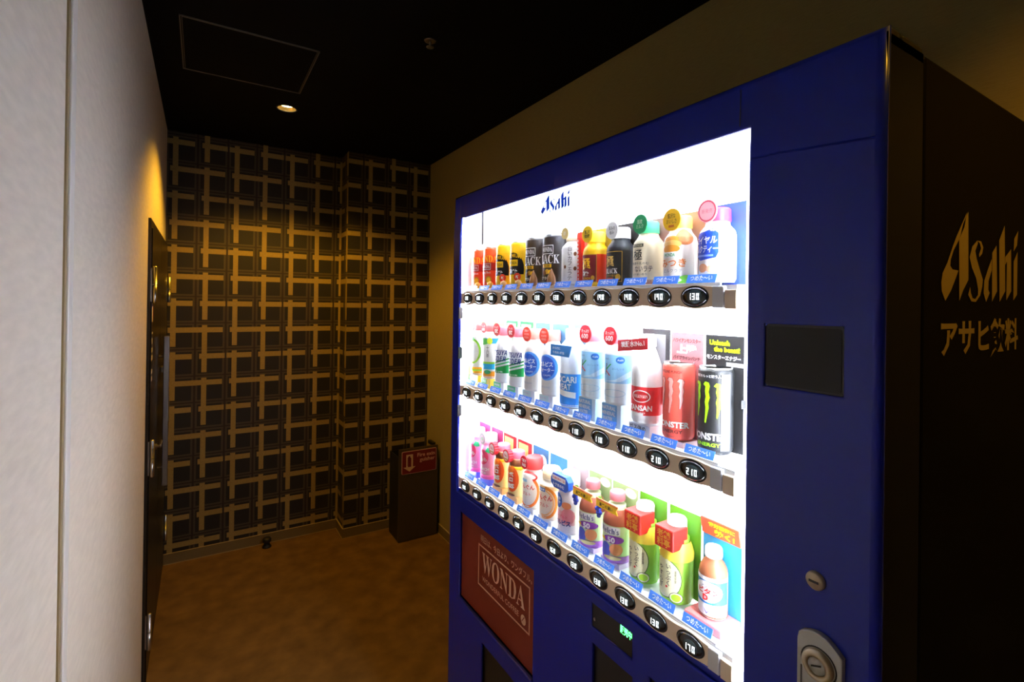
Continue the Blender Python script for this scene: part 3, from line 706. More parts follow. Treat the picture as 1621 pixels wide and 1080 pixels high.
# ---- upper shelf
M_wood = col('E9C79A')
for c, lab in ((0, 'red coffee can beside the white side wall of the display'), (1, 'red coffee can beside the yellow coffee can')):
    p = Prod(0, c, 'coffee_can', lab, 'can', 'red coffee cans')
    p.plinth(.014, M_wood); can(p, .014, .119, col('F0481A'))
    p.art('label', [(rect(-.044, .068, .056, .076), col('A81410')), (txt(serif('WONDA'), 0, .086, w=.074, h=.018), Y_), (frame2(-.022, .018, .058, .074, .0012), W), (txt(serif('WONDA'), -.002, .066, w=.034, h=.009), W), (txt('Morning Shot', -.002, .050, w=.040, h=.007, bold=.01), W), (ell(.012, .032, .0095), GLD), (ell(.012, .032, .006), Y_)])
    p.card(-.026, .034, .014, .127, ccol('F6A7A7')); p.part('splash', 'lathe', [(.001, .010), (.011, .013), (.008, .024), (.001, .028)], GLD, (.022, -.022, 0), seg=10)
for c, lab in ((2, 'yellow and black coffee can beside the red coffee cans'), (3, 'yellow and black coffee can beside the black coffee can')):
    p = Prod(0, c, 'coffee_can', lab, 'can', 'yellow coffee cans')
    p.plinth(.014, M_wood); can(p, .014, .119, col('FFC20A'))
    p.art('label', [(ell(0, .052, .032, .040), K), (rect(-.044, .068, .014, .040), Y_), (rect(-.032, .030, .040, .050), K), (txt('PREMIUM', 0, .085, w=.046, h=.009, bold=.02, arc=8), Y_), (rect(-.017, .015, .060, .075), Y_), (txt('WONDA', -.001, .0675, w=.026, h=.007), K), (txt('微糖', 0, .047, w=.028, h=.011, bold=.03), W), (ell(.014, .034, .0095), col('E8401C')), (txt('新', .014, .034, h=.008, bold=.02), W)])
    p.card(-.028, .033, .014, .126, ccol('FFE9A8')); p.part('splash', 'lathe', [(.001, .010), (.011, .013), (.008, .024), (.001, .028)], col('D9A25A'), (.022, -.022, 0), seg=10)
for c, lab in ((4, 'black coffee can beside the yellow and black coffee can'), (5, 'black coffee can beside the white latte bottle')):
    p = Prod(0, c, 'coffee_can', lab, 'can', 'black coffee cans')
    p.plinth(.016, M_wood); can(p, .016, .121, col('16171C'))
    p.art('label', [(frame2(-.020, .018, .078, .097, .0012), W), (txt(serif('WONDA'), -.001, .0875, w=.032, h=.010), W), (txt(serif('BLACK'), 0, .067, w=.066, h=.019), W), (rect(-.012, .014, .049, .056, 3), Y_), (txt('無糖', .001, .0525, w=.018, h=.006), K), (ell(.003, .040, .0055), GLD), (ell(.011, .039, .005), Y_), (ell(-.004, .037, .005), BRN), (txt('ブラック', .004, .026, w=.036, h=.007, bold=.02), W)])
    p.card(-.028, .033, .014, .128, ccol('D5D8DE')); p.part('splash', 'lathe', [(.001, .010), (.012, .014), (.010, .028), (.003, .042), (.001, .046)], col('8A5A34'), (.020, -.024, 0), seg=10)
p = Prod(0, 6, 'latte_bottle', 'white latte bottle with gold round badge beside the black can', 'bottle')
p.plinth(.010, W); p.body(bprof(.029, .010, .090, .108, .017), W); p.cap(.108, .122, .0185, col('E9E2CC')); p.disc(.120, .0125, col('E8D28A'), [(txt('新', 0, 0, h=.009), W)], x=-.004)
p.art('label', [(txt('白いカフェラテ', .010, .058, h=.074, w=.0105, vert=True), col('555555')), (ell(.022, .078, .0035, .0045), BRN), (ell(.022, .046, .0035, .0045), BRN), (ell(-.002, .05, .003, .004), BRN)])
p = Prod(0, 7, 'coffee_bottle', 'yellow coffee bottle with dark red label beside the white latte bottle', 'bottle')
p.card(-.034, .036, .004, .130, ccol('FFD83A')); p.part('red_strip_card', 'box', -.050, -.036, -.012, BACK, .004, .124, col('EC2B22'))
p.art('strip_lettering', [(rect(-.0455, -.0425, .012 + k * .0082, .0175 + k * .0082, 1), W) for k in range(12)], lambda x, z, e: (x, -.012 - e, z))
p.part('pink_card', 'box', -.036, -.030, -.002, BACK, .004, .122, col('F7A6A0'))
p.body(bprof(.0285, .006, .078, .098, .019), col('FFC400')); p.cap(.098, .120, .020, col('FFE24A')); p.disc(.110, .017, col('FFD400'), [(txt('贅沢\n微糖', 0, 0, h=.016, w=.017, bold=.01), K)], x=-.002)
p.art('label', [(rect(-.040, .068, .014, .072), col('E8380E')), (rect(-.040, .020, .014, .072), GLD), (rect(-.040, .0185, .0155, .0705), col('7A1024')), (txt('極', -.006, .053, h=.024, bold=.03), Y_), (txt('微糖', -.006, .032, w=.018, h=.010, bold=.03), W), (txt('WONDA', -.004, .022, w=.022, h=.005), Y_), (ell(.012, .023, .004, .005), GLD)])
p = Prod(0, 8, 'coffee_bottle', 'black coffee bottle with white cap and gold lettering', 'bottle')
p.card(-.034, .036, .004, .131, ccol('2A2420'), [(ell(.02, .12, .004), BRN), (ell(-.02, .118, .004), BRN)])
p.body(bprof(.0285, .006, .076, .098, .019), col('24262C')); p.cap(.098, .120, .020, W); p.disc(.109, .017, W, [(txt('深みの\n極み', 0, 0, h=.016, w=.018, bold=.005), col('444444'))], x=-.002)
p.art('label', [(rect(-.040, .068, .012, .074), K), (frame2(-.030, .020, .013, .072, .001), GLD), (txt('極', -.008, .053, h=.022, bold=.03), col('E0B45A')), (txt(serif('BLACK'), -.004, .034, w=.030, h=.010), W), (txt('コクの極み', -.004, .025, w=.026, h=.005), GLD), (rect(-.014, .002, .013, .021, 3), col('C2452E')), (ell(.012, .022, .005, .006), GLD)])
p = Prod(0, 9, 'latte_bottle', 'beige latte bottle with green cap badge and black lettering', 'bottle')
p.card(-.032, .036, .004, .130, ccol('E9A79C')); p.body(bprof(.0295, .006, .076, .100, .018), col('F3E3C0')); p.cap(.100, .122, .0195, col('57D09A')); p.disc(.112, .0175, col('0E9A5C'), [(txt('国産\nミルク', 0, 0, h=.016, w=.018, bold=.005), col('D9E8C8'))], x=-.002)
p.art('label', [(rect(-.040, .068, .006, .014), col('A8705A')), (rect(-.020, .006, .074, .080, 3), K), (txt('WONDA', -.007, .077, w=.022, h=.004), col('E8D8B0')), (txt('極', -.006, .060, h=.020, bold=.01), K), (txt('特濃牛乳のむ', -.002, .044, w=.036, h=.005), K), (txt('ないラテ', .006, .034, w=.034, h=.011, bold=.01), col('3A2A18')), (txt('コク深い香り', -.002, .024, w=.030, h=.004), K), (ell(0, .012, .014, .006), col('F6E0C0'))])
p = Prod(0, 10, 'latte_bottle', 'cream topped caramel latte bottle with yellow cap badge', 'bottle')
p.card(-.032, .036, .004, .131, ccol('F4B58A')); p.body(bprof(.0295, .006, .076, .100, .018), col('FBF3E6')); p.cap(.100, .122, .0195, col('FFE46A')); p.disc(.110, .0190, col('F0B800'), [(txt('贅沢な\nおいしさ', 0, .002, h=.017, w=.022, bold=.005), col('4A3A10')), (rect(-.006, .006, -.013, -.009, 1), col('C8641E'))], x=-.003)
p.art('label', [(ell(.022, .084, .017, .014), col('D9824A')), (ell(-.004, .080, .015, .007), col('F2A23A')), (ell(-.002, .072, .018, .007), col('F6BE6A')), (ell(-.004, .064, .017, .007), col('EE9A30')), (rect(-.020, .008, .049, .059, 4), W), (txt('WONDA', -.006, .054, w=.022, h=.006, bold=.02), GRN), (txt('みつき', 0, .040, w=.046, h=.014, bold=.015), col('E87818')), (txt('ミルクラテ', 0, .027, w=.034, h=.006), col('888888')), (poly((-.04, .006), (.04, .006), (.04, .020), (.02, .019), (0, .013), (-.02, .008)), col('5FAE22')), (ell(.004, .011, .012, .004), W)])
p = Prod(0, 11, 'milk_tea_bottle', 'white milk tea bottle with pink cap before a blue card', 'bottle')
p.card(-.030, .038, .002, .134, ccol('3A5FD8')); p.body(bprof(.0295, .006, .080, .102, .019), col('FAFAFA')); p.cap(.102, .124, .0205, col('D8304E')); p.disc(.114, .0180, col('F7B6BE'), [(ring(0, 0, .0165, .0165, .002), col('E0405A')), (txt('新発売', 0, 0, w=.020, h=.007), col('E86A80'))], x=-.006)
p.art('label', [(poly((-.034, .046), (-.018, .040), (.010, .044), (.014, .052), (.014, .082), (.004, .090), (-.010, .086), (-.034, .084)), col('1B46C8')), (txt('ロイヤル', -.010, .072, w=.044, h=.012, bold=.02, shear=.15), W), (txt('ミルクティー', -.012, .058, w=.050, h=.012, bold=.02, shear=.15), W), (rect(-.030, .006, .046, .049, 4), col('7FA0F0')), (ell(-.012, .028, .009, .007), col('E8A070')), (ell(.004, .026, .009, .006), col('F0B890'))])

# ---- middle shelf
for c, lab, cd, lb in ((0, 'white tea bottle with leafy green ring label beside the display side wall', col('F7EF7A'), 0), (1, 'tea bottle with blue and white label beside the cider bottle', col('FFD36A'), 1)):
    p = Prod(1, c, 'tea_bottle', lab, 'bottle', 'tea bottles')
    p.plinth(.030, col('E9C23A')); p.art('plinth_print', [(rect(-.029, .006, .002, .028, 1), col('2FA02E')), (txt('この日', -.012, .020, w=.024, h=.008, bold=.02), W), (txt('日替', -.014, .009, w=.016, h=.008, bold=.02), W)], lambda x, z, e: (x, -.020 - e, z))
    p.card(-.028, .034, .150, .200, cd); p.body(bprof(.0285, .030, .150, .168, .0165), W); p.cap(.168, .190, .0175, col('F05A5A')); p.disc(.178, .0165, col('E04848'), [(txt('たっぷり', 0, .004, w=.020, h=.006, bold=.01), W), (txt('600', 0, -.005, w=.018, h=.009, bold=.02), W)], x=-.004)
    if lb == 0: p.art('label', [(rect(-.042, .068, .034, .056), col('F2A81A')), (rect(-.042, .068, .044, .049), col('8CC83A')), (ring(.002, .104, .026, .038, .0055), col('9BC93A')), (ring(.002, .104, .027, .039, .003, -.6, 1.6), col('5FA82A')), (rect(-.02, .006, .138, .148, 4), col('4FA84A')), (txt('十六茶', -.004, .104, h=.050, w=.014, vert=True, bold=.01), K)])
    else: p.art('label', [(rect(-.042, .068, .034, .052), col('F0961E')), (rect(-.042, .068, .058, .074), col('28A8E0')), (rect(-.042, .068, .074, .080), col('8CC83A')), (rect(-.042, .068, .134, .150), col('1E90D8')), (ell(-.004, .140, .020, .010), col('5FBE5A')), (ell(.018, .142, .008, .010), col('C8DC3A')), (txt('からだ', -.012, .106, h=.044, w=.012, vert=True, bold=.01), K), (txt('十六茶', .012, .110, h=.034, w=.009, vert=True), K), (ell(.012, .050, .010, .006), col('3DA870'))])
for c, lab in ((2, 'white cider bottle with green stripes beside the tea bottle'), (3, 'white cider bottle with green stripes beside the blue label bottle')):
    p = Prod(1, c, 'cider_bottle', lab, 'bottle', 'cider bottles')
    p.plinth(.028, W); p.art('plinth_print', [(rect(-.029, .012, .004, .027, 1), col('5FD68A')), (txt('強炭酸', -.008, .020, w=.030, h=.007, bold=.02), W), (txt('爽快', -.010, .010, w=.018, h=.007, bold=.02), W)], lambda x, z, e: (x, -.020 - e, z))
    p.card(-.030, .034, .090, .204, ccol('2FB866'), [(rect(-.022, .024, .095, .196, 1), col('C8F0D8'))]); p.body(bprof(.0285, .028, .122, .160, .0165), col('F3F6FA')); p.cap(.162, .188, .0180, col('F07080')); p.disc(.176, .0185, col('C81422'), [(txt('すっきり', 0, .006, w=.022, h=.007), W), (txt('爽快', 0, -.004, w=.019, h=.011, bold=.03), W)], x=-.004)
    p.art('label', [(poly((-.040, .062), (.066, .0885), (.066, .056), (-.040, .056)), col('12964A')), (poly((-.040, .070), (.066, .099), (.066, .095), (-.040, .066)), col('2FB060')), (poly((-.040, .078), (.066, .1085), (.066, .1045), (-.040, .074)), col('0E7A3C')), (txt(sbi('MITSUYA'), 0, .114, w=.058, h=.014), NVY), (txt(sbi('CIDER'), .004, .097, w=.044, h=.014), NVY), (txt('三ツ矢', .006, .060, w=.024, h=.005, bold=.02), W)])
for c, lab in ((4, 'white lactic drink bottle with round blue label beside the cider'), (5, 'white lactic drink bottle with round blue label beside the sports drink')):
    p = Prod(1, c, 'lactic_drink_bottle', lab, 'bottle', 'blue label lactic drink bottles')
    p.plinth(.028, W); p.art('plinth_print', [(rect(-.029, .010, .004, .027, 1), col('D7F2E6')), (txt('カラダに', -.010, .020, w=.030, h=.006), col('E89AA8')), (txt('やさしい', -.010, .011, w=.030, h=.006), col('E89AA8'))], lambda x, z, e: (x, -.020 - e, z))
    p.card(-.030, .034, .100, .203, ccol('6FB4EE')); p.body(bprof(.0290, .028, .126, .160, .0165), W); p.cap(.162, .188, .0180, col('F48A80')); p.disc(.172, .0190, col('EE3A26'), [(txt('国産の', 0, .009, w=.019, h=.006), W), (txt('ミルクの', 0, 0, w=.022, h=.006), W), (txt('チカラ', 0, -.009, w=.019, h=.006), W)], x=-.004)
    p.art('label', [(ell(.004, .098, .030, .032), col('4E9CF0')), (ell(.000, .098, .026, .028), col('0E56C8')), (txt('カルピス', 0, .106, w=.042, h=.012, bold=.03), W), (txt('ウォーター', .002, .092, w=.044, h=.011, bold=.02), W), (txt('CALPIS', .006, .079, w=.020, h=.004), W), (txt('発酵 BLEND', 0, .050, w=.030, h=.005), col('B0C0D8'))])
p = Prod(1, 6, 'sports_drink_bottle', 'blue and white sports drink bottle with wave label', 'bottle')
p.plinth(.012, W); p.card(-.020, .036, .060, .205, ccol('9AD4F6')); p.body(bprof(.0290, .014, .150, .172, .016), col('EAF5FC')); p.cap(.172, .196, .0175, W)
p.art('label', [(rect(-.043, .068, .018, .092), col('1E86DC')), (poly((-.040, .046), (-.02, .044), (.0, .040), (.028, .036), (.028, .050), (.0, .053), (-.02, .056), (-.040, .056)), W), (txt('POCARI', -.001, .079, w=.060, h=.015, bold=.02), W), (txt('SWEAT', -.006, .062, w=.046, h=.014, bold=.02), W)])
q = MB(); q.prism([(-.040, .132), (.030, .132), (.040, .158), (-.040, .158)], -.036, -.0345, col('1F82D6'), 'y'); lay(q, txt('からだに', -.016, .150, w=.030, h=.006, bold=.02), W, lambda x, z, e: (x, -.036 - e, z), .0004); lay(q, txt('うるおい補給', -.008, .140, w=.044, h=.006, bold=.02), W, lambda x, z, e: (x, -.036 - e, z), .0004); q.build('ribbon', p.r)
for c, lab in ((7, 'clear mineral water bottle with pale blue label beside the sports drink'), (8, 'clear mineral water bottle with pale blue label beside the sparkling water')):
    p = Prod(1, c, 'water_bottle', lab, 'bottle', 'mineral water bottles')
    p.plinth(.048, col('D6ECF8')); p.art('plinth_print', [(rect(-.029, .016, .006, .046, 1), col('6FB2E6')), (txt('NATURAL', -.008, .038, w=.040, h=.008, bold=.03), W), (txt('MINERAL', -.008, .027, w=.040, h=.008, bold=.03), W), (txt('WATER', -.011, .016, w=.030, h=.008, bold=.03), W)], lambda x, z, e: (x, -.020 - e, z))
    p.body(bprof(.0295, .048, .150, .170, .016), col('E6F3FA')); p.cap(.172, .196, .0175, col('F58496')); p.disc(.186, .0195, col('DC1C30'), [(txt('たっぷり', 0, .006, w=.024, h=.007, bold=.02), W), (txt('600', -.001, -.005, w=.022, h=.011, bold=.02), W)], x=-.004)
    p.art('label', [(rect(-.044, .068, .092, .150), col('8CC6EE')), (poly((-.02, .094), (.010, .100), (.030, .112), (.044, .118), (.044, .106), (.02, .096)), col('C2E2F8')), (ell(.020, .140, .009, .007), col('1E6AC0')), (txt('Asahi', .020, .140, w=.012, h=.004), W), (txt('Asahi', -.010, .142, w=.012, h=.005), col('5A78B0')), (poly((-.014, .108), (-.011, .132), (-.009, .132), (-.012, .108)), K), (poly((-.012, .120), (.000, .132), (.002, .131), (-.010, .118)), GRN), (poly((-.011, .119), (.000, .108), (-.002, .107), (-.012, .117)), RD), (txt('おいしい水', .016, .122, w=.024, h=.005), col('4A78B8')), (ring(.006, .072, .024, .008, .001), col('9CC8E4'))])
p = Prod(1, 9, 'sparkling_water_bottle', 'white sparkling water bottle with red label and red ribbon', 'bottle')
p.plinth(.022, col('EDEDED')); p.art('plinth_print', [(txt('ガス強め', -.004, .015, w=.042, h=.010, bold=.01), K)], lambda x, z, e: (x, -.0205 - e, z))
p.card(-.032, .038, .060, .206, ccol('3A3A3E'), [(rect(-.024, .028, .070, .196, 1), col('8A8A8E'))]); p.body(bprof(.0295, .026, .118, .172, .0150), col('F6F6F6')); p.cap(.172, .196, .0170, W)
p.art('label', [(rect(-.044, .068, .042, .096), col('E0222C')), (rect(-.044, .010, .040, .046), W), (ell(.004, .078, .019, .012), W), (ell(.004, .078, .017, .010), col('C81420')), (txt(serif('WILKINSON'), .004, .078, w=.028, h=.006), W), (txt('TANSAN', .002, .056, w=.048, h=.011, bold=.04), W), (txt('SPARKLING', -.002, .047, w=.030, h=.003), W)])
q = MB(); q.prism([(-.044, .160), (.034, .170), (.034, .192), (-.044, .182)], -.0365, -.035, col('C4182C'), 'y'); lay(q, txt('炭酸水!No.1', -.004, .178, w=.062, h=.012, bold=.03, rot=.12), W, lambda x, z, e: (x, -.0365 - e, z), .0004); q.build('ribbon', p.r)
CLAW = [[(-.85, .92), (-.70, 1.0), (-.42, .98), (-.34, .86), (-.42, .62), (-.36, .40), (-.46, .18), (-.44, .0), (-.58, -.42), (-.66, -.40), (-.62, 0), (-.66, .2), (-.60, .42), (-.66, .64), (-.60, .84)],
        [(-.14, .90), (.00, 1.02), (.22, .99), (.30, .86), (.22, .62), (.30, .40), (.20, .18), (.24, 0), (.06, -.62), (-.02, -.60), (.04, 0), (-.02, .2), (.04, .42), (-.02, .64), (.02, .82)],
        [(.52, .86), (.66, .98), (.88, .96), (.98, .84), (.90, .62), (.96, .42), (.88, .2), (.92, .04), (.74, -.40), (.68, -.38), (.70, .04), (.64, .22), (.72, .42), (.64, .62), (.70, .80)]]
def claw(cx, cz, w, h, k=1.0):
    v, f = [], []
    for p_ in CLAW:
        mx = sum(a for a, _ in p_) / len(p_); f.append([len(v) + i for i in range(len(p_))]); v += [(cx + (mx + (a - mx) * k) * w / 2, cz + (.2 + (c_ - .2) * (1 + (k - 1) * .15)) * h / 2) for a, c_ in p_]
    return v, f
p = Prod(1, 10, 'energy_drink_can', 'pink and coral tall energy drink can before a pink card', 'can', 'tall energy drink cans')
p.turn = .05; p.plinth(.010, col('F3C9C9')); can(p, .012, .150, col('F0584A'), .0285)
p.card(-.035, .0358, .006, .202, ccol('F59AA0'), [(txt('ハワイアンモンスター', 0, .188, w=.062, h=.008, bold=.03), col('4A1418')), (txt('上陸', 0, .172, w=.044, h=.018, bold=.06), W), (txt('パイプラインパンチ', 0, .156, w=.060, h=.007, bold=.03), col('4A1418'))])
p.art('label', [(txt('PIPELINE PUNCH', .002, .134, w=.042, h=.005, bold=.02), col('5A1A1A')), (claw(.001, .084, .054, .078, 1.14), col('5A1A1A')), (claw(.001, .084, .054, .078), col('F8A8A0')), (txt('MONSTER', .004, .040, w=.066, h=.011, bold=.04), W), (txt('ENERGY', .006, .028, w=.038, h=.006, bold=.02), col('5A1A1A')), (txt('355ml', .004, .019, w=.014, h=.004), col('8A2A2A'))])
p = Prod(1, 11, 'energy_drink_can', 'black tall energy drink can with lime green claw marks', 'can', 'tall energy drink cans')
p.turn = 0.; p.plinth(.006, W); can(p, .008, .150, col('16181A'), .0285)
p.card(-.0358, .038, .006, .202, ccol('1C1C1E'), [(txt('Unleash', -.008, .189, w=.040, h=.009, bold=.05), col('B8E000')), (txt('the beast!', .006, .178, w=.050, h=.009, bold=.05), col('B8E000')), (txt('モンスターエナジー', 0, .164, w=.066, h=.008, bold=.03), W), (rect(.006, .038, .150, .157, 2), col('8A8A8A')), (txt('355ml', .022, .1535, w=.024, h=.005, bold=.03), W)])
p.art('label', [(txt('毎日をもっと戦う人へ', .006, .136, w=.050, h=.005, bold=.02), W), (claw(.001, .084, .054, .084), col('9CE600')), (txt('MONSTER', .004, .036, w=.066, h=.012, bold=.04), W), (txt('ENERGY', .006, .023, w=.040, h=.006, bold=.03), col('9CE600')), (rect(.026, .042, .014, .140, 3), col('5C6066'))])
q = MB(); q.bbox(.040, .043, BACK - .012, BACK, .084, .098, K, .001, 1); q.build('clip', p.r)

# ---- lower shelf
for c, lab in ((0, 'pink peach drink bottle beside the white side wall'), (1, 'pink peach drink bottle beside the chocolate banana drink')):
    p = Prod(2, c, 'peach_drink_bottle', lab, 'bottle', 'pink peach drink bottles')
    p.plinth(.018, col('4C58D8')); p.card(-.029, .038, .110, .160, ccol('E0388A')); p.body(bprof(.0285, .018, .104, .122, .020), col('F59AC8')); p.part('shoulder_band', 'lathe', [(.0292, .018), (.0300, .022), (.0292, .030)], col('F06AB4'), clamp=BACK, seg=32); p.cap(.122, .148, .0215, col('F8D6E6')); p.disc(.134, .0180, col('F6C4DC'), [(ring(0, 0, .015, .015, .004), col('C8C8C8')), (ell(0, 0, .006), col('B8D8B8'))], x=-.002)
    p.art('label', [(ell(-.002, .082, .020, .022), col('F04070')), (ell(-.006, .080, .012, .016), col('F87A98')), (poly((.008, .100), (.014, .112), (.026, .110), (.030, .098), (.020, .096)), col('2FB070')), (txt('もも', .002, .076, w=.024, h=.012, bold=.04), W), (txt('PEACH', .004, .048, w=.034, h=.009, bold=.04), W), (txt('天然水', .000, .037, w=.024, h=.007, bold=.02), W)])
for c, lab in ((2, 'yellow chocolate banana drink with red badge beside the peach bottle'), (3, 'yellow chocolate banana drink with red badge beside the red cap bottle')):
    p = Prod(2, c, 'banana_drink_bottle', lab, 'bottle', 'chocolate banana drinks')
    p.plinth(.016, col('F0B070')); p.card(-.034, .036, .090, .158, ccol('D8202C'), [(rect(-.028, .020, .112, .150, 1), col('F4CE7A'))])
    p.body(bprof(.0270, .016, .088, .110, .020), col('FFE79A')); p.part('chocolate_crown', 'lathe', [(.024, .096), (.025, .102), (.023, .112), (.018, .118)], BRN, clamp=BACK, seg=28); p.cap(.116, .136, .019, col('EE7A90'))
    q = MB(); n = 32; pts = [((.0185 if k % 2 else .0165) * math.cos(2 * PI * k / n), .124 + (.0185 if k % 2 else .0165) * math.sin(2 * PI * k / n)) for k in range(n)]; q.prism([(x - .006, z) for x, z in pts], -.036, -.022, col('E02838'), 'y'); lay(q, ell(-.006, .124, .013), col('F8D8D8'), lambda x, z, e: (x, -.036 - e, z), .0003); lay(q, txt('No.1', -.006, .126, w=.016, h=.008, bold=.03), RD, lambda x, z, e: (x, -.036 - e, z), .0006); lay(q, rect(-.016, .004, .114, .118, 1), GLD, lambda x, z, e: (x, -.036 - e, z), .0005); q.build('cap_badge', p.r)
    p.art('label', [(ell(.018, .098, .012, .008), col('FFC81A')), (ell(.030, .096, .008, .007), col('FFB80A')), (ell(.004, .064, .020, .034), col('E85A14')), (ell(.002, .066, .014, .027), col('D8401A')), (poly((-.018, .080), (-.010, .106), (-.004, .092), (.004, .108), (.010, .090), (.006, .076)), col('F07818')), (txt('ボロ', .002, .070, h=.026, w=.016, vert=True, bold=.06), W), (txt('BS', .002, .046, w=.020, h=.013, bold=.06), W), (ell(.0, .022, .014, .004), BRN)])
p = Prod(2, 4, 'yogurt_drink_bottle', 'white yogurt drink bottle with bright red cap and orange swirl', 'bottle', 'yogurt drink bottles')
p.card(-.034, .036, .090, .160, ccol('2A9ADC'), [(ell(.01, .125, .020, .018), col('D8F0FA'))]); p.plinth(.012, W); p.body(bprof(.0290, .012, .094, .108, .022), col('FBF3EA')); p.cap(.110, .140, .0225, col('F04848')); p.disc(.126, .0170, col('D81428'), [(txt('乳酸菌', 0, .005, w=.021, h=.008, bold=.03), W), (txt('365', 0, -.006, w=.018, h=.008, bold=.03), W)], x=-.008)
p.art('label', [(ring(.002, .056, .036, .042, .007, -2.2, .9), col('F0781E')), (ring(.002, .094, .030, .012, .005, -.9, 2.4), RD), (txt('ぐんぐん', 0, .068, w=.048, h=.013, bold=.03), RD), (txt('グルト', .002, .050, w=.026, h=.009, bold=.01), RD), (rect(-.016, .004, .080, .087, 2), col('9AD0F0'))])
p = Prod(2, 5, 'yogurt_drink_bottle', 'cream yogurt drink bottle with pale cap beside the blue cap bottle', 'bottle', 'yogurt drink bottles')
p.card(-.034, .036, .090, .158, ccol('3FA8E6'), [(ell(.0, .118, .022, .014), col('E6F6FC'))]); p.plinth(.012, W); p.body(bprof(.0290, .012, .094, .106, .023), col('FCEFD8')); p.cap(.108, .134, .0225, col('F6DEB0'))
p.art('label', [(rect(-.043, .068, .084, .094), col('F6C88A')), (ring(.002, .054, .036, .040, .007, -1.8, 1.5), col('F08A1E')), (ring(.000, .054, .028, .032, .003, -1.8, 1.3), col('F6B060')), (rect(-.016, .006, .080, .089, 2), col('3A78D0')), (txt('乳酸菌', -.005, .0845, w=.018, h=.005, bold=.02), W), (txt('ぐんぐん', 0, .066, w=.048, h=.014, bold=.03), RD), (txt('グルト', .002, .048, w=.026, h=.010, bold=.01), RD), (txt('やさしい', .006, .120, w=.026, h=.005), col('D87A3A'))])
p = Prod(2, 6, 'lactic_drink_bottle', 'white and pink lactic drink bottle with blue cap band', 'bottle')
p.card(-.020, .038, .080, .156, ccol('F6D6DC')); p.plinth(.008, W); p.body(bprof(.0300, .008, .096, .114, .022), col('FAEEF0')); p.cap(.116, .146, .0215, col('F4F4F8'))
q = MB(); q.prism([(-.034, .128), (-.026, .142), (.022, .142), (.032, .132), (.032, .116), (.022, .108), (-.022, .108), (-.034, .118)], -.034, -.018, col('1C56C0'), 'y'); Sf = lambda x, z, e: (x, -.034 - e, z); lay(q, rect(-.028, .022, .126, .137, 2), W, Sf, .0003); lay(q, txt('機能性表示食品', -.003, .1315, w=.044, h=.006, bold=.02), RD, Sf, .0006); lay(q, txt('トクホのむ', -.003, .117, w=.042, h=.008, bold=.03), W, Sf, .0005); q.build('cap_band', p.r)
p.art('label', [(rect(-.044, .030, .030, .060), col('F6B6C0')), (ell(.014, .050, .017, .018), col('EE8A98')), (ell(.010, .074, .012, .008), col('F08A5A')), (ell(-.014, .082, .014, .017), col('1F62C8')), (txt('免疫\n維持', -.014, .082, w=.018, h=.018, bold=.02), W), (txt('ヨーグルト', -.004, .048, w=.036, h=.007, bold=.02), col('E05070')), (txt('カルピス', -.002, .034, w=.046, h=.013, bold=.04), NVY)])
for c, lab in ((7, 'grape juice bottle with purple fruit label beside the blue cap bottle'), (8, 'grape juice bottle with purple fruit label beside the green tea')):
    p = Prod(2, c, 'grape_juice_bottle', lab, 'bottle', 'grape juice bottles')
    p.card(-.036, .038, .070, .158, ccol('C4E69A'), [(ell(.018, .145, .016, .010), col('E4F6C8'))]); p.plinth(.010, col('DCC6EE')); p.body(bprof(.0295, .010, .082, .118, .018), col('D8EDB8')); p.part('juice_shoulder', 'lathe', [(.0297, .086), (.0288, .094), (.0240, .108), (.0195, .116)], col('8A4630'), clamp=BACK, seg=28, caps=False); p.cap(.132, .150, .016, col('B86A72'))
    q = MB(); q.prism([(-.028, .116), (.036, .116), (.031, .124), (.036, .132), (-.028, .132)], -.034, -.0325, col('F6C21E'), 'y'); q.prism([(-.028, .130), (.036, .130), (.036, .134), (-.028, .134)], -.0342, -.0325, col('F08050'), 'y'); lay(q, txt('果実の濃い', .002, .123, w=.040, h=.008, bold=.02), K, lambda x, z, e: (x, -.034 - e, z), .0004); q.build('ribbon', p.r)
    q = MB()
    for k, (gx, gz) in enumerate(((-.030, .112), (-.024, .114), (-.034, .106), (-.027, .106), (-.030, .099), (-.024, .100), (-.028, .093))): q.lathe([(.0005, -.0048), (.0036, -.0034), (.0048, 0), (.0036, .0034), (.0005, .0048)], col('2A3FB0'), (gx, -.026, gz), 'z', 10)
    q.prism([(-.036, .122), (-.026, .118), (-.018, .124), (-.022, .134), (-.032, .132)], -.026, -.0245, col('5FBE3A'), 'y'); q.build('grape_cluster', p.r)
    p.art('label', [(rect(-.044, .068, .010, .026), col('B06AD8')), (rect(-.026, .024, .068, .084, 6), W), (txt(serif('Welch')+"'s", -.001, .076, w=.044, h=.012), NVY), (ell(.010, .059, .022, .008), col('8A3AB8')), (txt('50', .006, .058, w=.016, h=.012, bold=.04), W), (rect(-.020, -.008, .055, .060, 2), Y_), (ell(-.006, .036, .011, .016), col('4A56C8')), (ell(.016, .040, .013, .012), col('F4A06A')), (ell(.008, .022, .018, .004), col('F4E6A0'))])
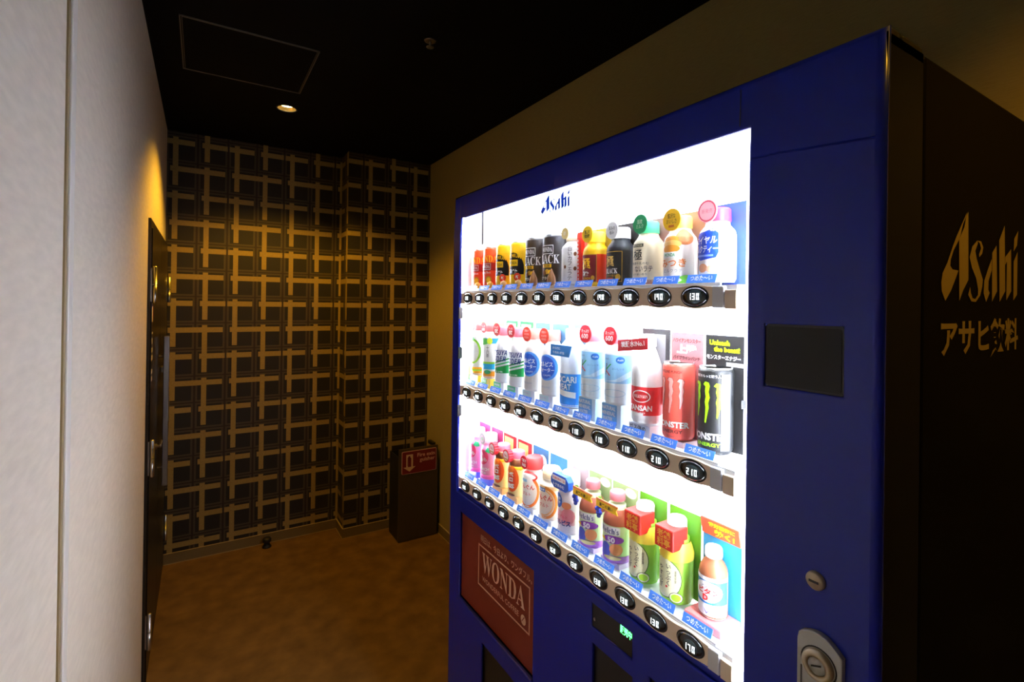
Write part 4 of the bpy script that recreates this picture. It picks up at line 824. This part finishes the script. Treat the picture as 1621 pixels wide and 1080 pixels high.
for c, lab in ((9, 'green tea bottle with red box cap beside the grape juice'), (10, 'green tea bottle with red box cap beside the brown vitamin bottle')):
    p = Prod(2, c, 'green_tea_bottle', lab, 'bottle', 'green tea bottles')
    p.card(-.034, .036, .006, .160, ccol('6CBE1E')); p.body(bprof(.0295, .006, .084, .112, .022), col('8CCB3A')); p.part('yellow_collar', 'lathe', [(.0302, .082), (.0305, .092), (.0270, .104), (.0235, .112)], col('F2E04A'), clamp=BACK, seg=28, caps=False); p.part('cap', 'lathe', [(.017, .112), (.0175, .148), (.015, .152)], W, clamp=BACK, seg=26)
    q = MB(); q.bbox(-.021, .021, -.036, .004, .102, .140, col('E0241C'), .002, 2); Sf = lambda x, z, e: (x, -.036 - e, z); lay(q, txt('老舗\n料亭', 0, .121, w=.030, h=.030, bold=.02), col('F2B03A'), Sf, .0004); q.build('box_band', p.r)
    p.art('label', [(ell(-.010, .050, .034, .036), col('3A4A20')), (ell(-.010, .050, .0325, .0345), col('F0EFC0')), (txt('いっぷく', .000, .056, h=.038, w=.010, vert=True, bold=.01), K), (txt('やすらぎ', -.016, .050, h=.040, w=.011, vert=True, bold=.01), K), (txt('国産茶葉', .013, .056, h=.022, w=.004, vert=True), K), (ell(.014, .020, .0115, .0095), K), (ell(.014, .020, .0105, .0085), col('EDEBC8')), (ell(.014, .020, .008, .0065), col('A8D82A')), (ell(-.002, .036, .002), RD)])
p = Prod(2, 11, 'vitamin_drink_bottle', 'brown vitamin drink bottle with white cap before a cyan card', 'bottle')
p.card(-.036, .038, .004, .138, ccol('2AA8DC'), [(txt('NEW', -.029, .060, h=.016, w=.006, rot=PI / 2), W)]); q = MB(); q.prism([(-.036, .138), (.038, .138), (.034, .164), (-.040, .164)], BACK - .004, BACK, col('D83A22'), 'y'); Sf = lambda x, z, e: (x, BACK - .004 - e, z); lay(q, txt('疲労回復に', .002, .157, w=.052, h=.008, bold=.03), Y_, Sf, .0004); lay(q, txt('効く!', .008, .1455, w=.040, h=.011, bold=.05), Y_, Sf, .0004); q.build('header_card', p.r)
q = MB(); q.bbox(-.036, .038, -.030, BACK, .001, .016, col('F08080'), .003, 2); q.build('plinth', p.r)
p.body([(.020, .016), (.0232, .020), (.0232, .088), (.0225, .094), (.0180, .104), (.0130, .110), (.0120, .116)], col('8A5236')); p.cap(.114, .130, .0140, W)
p.art('label', [(rect(-.036, .036, .018, .086), W), (rect(-.036, .036, .042, .086), col('1F78C8')), (rect(-.036, .036, .080, .086), W), (ell(.0, .062, .0245, .017, 26), W), (txt('アスパラ', .002, .070, w=.026, h=.005), NVY), (txt('ビタン', .002, .063, w=.034, h=.010, bold=.04), RD), (txt('D', -.002, .0525, h=.010, bold=.06), RD), (poly((-.006, .036), (.0, .026), (.008, .037), (.0005, .029)), col('6A5AA8'))])
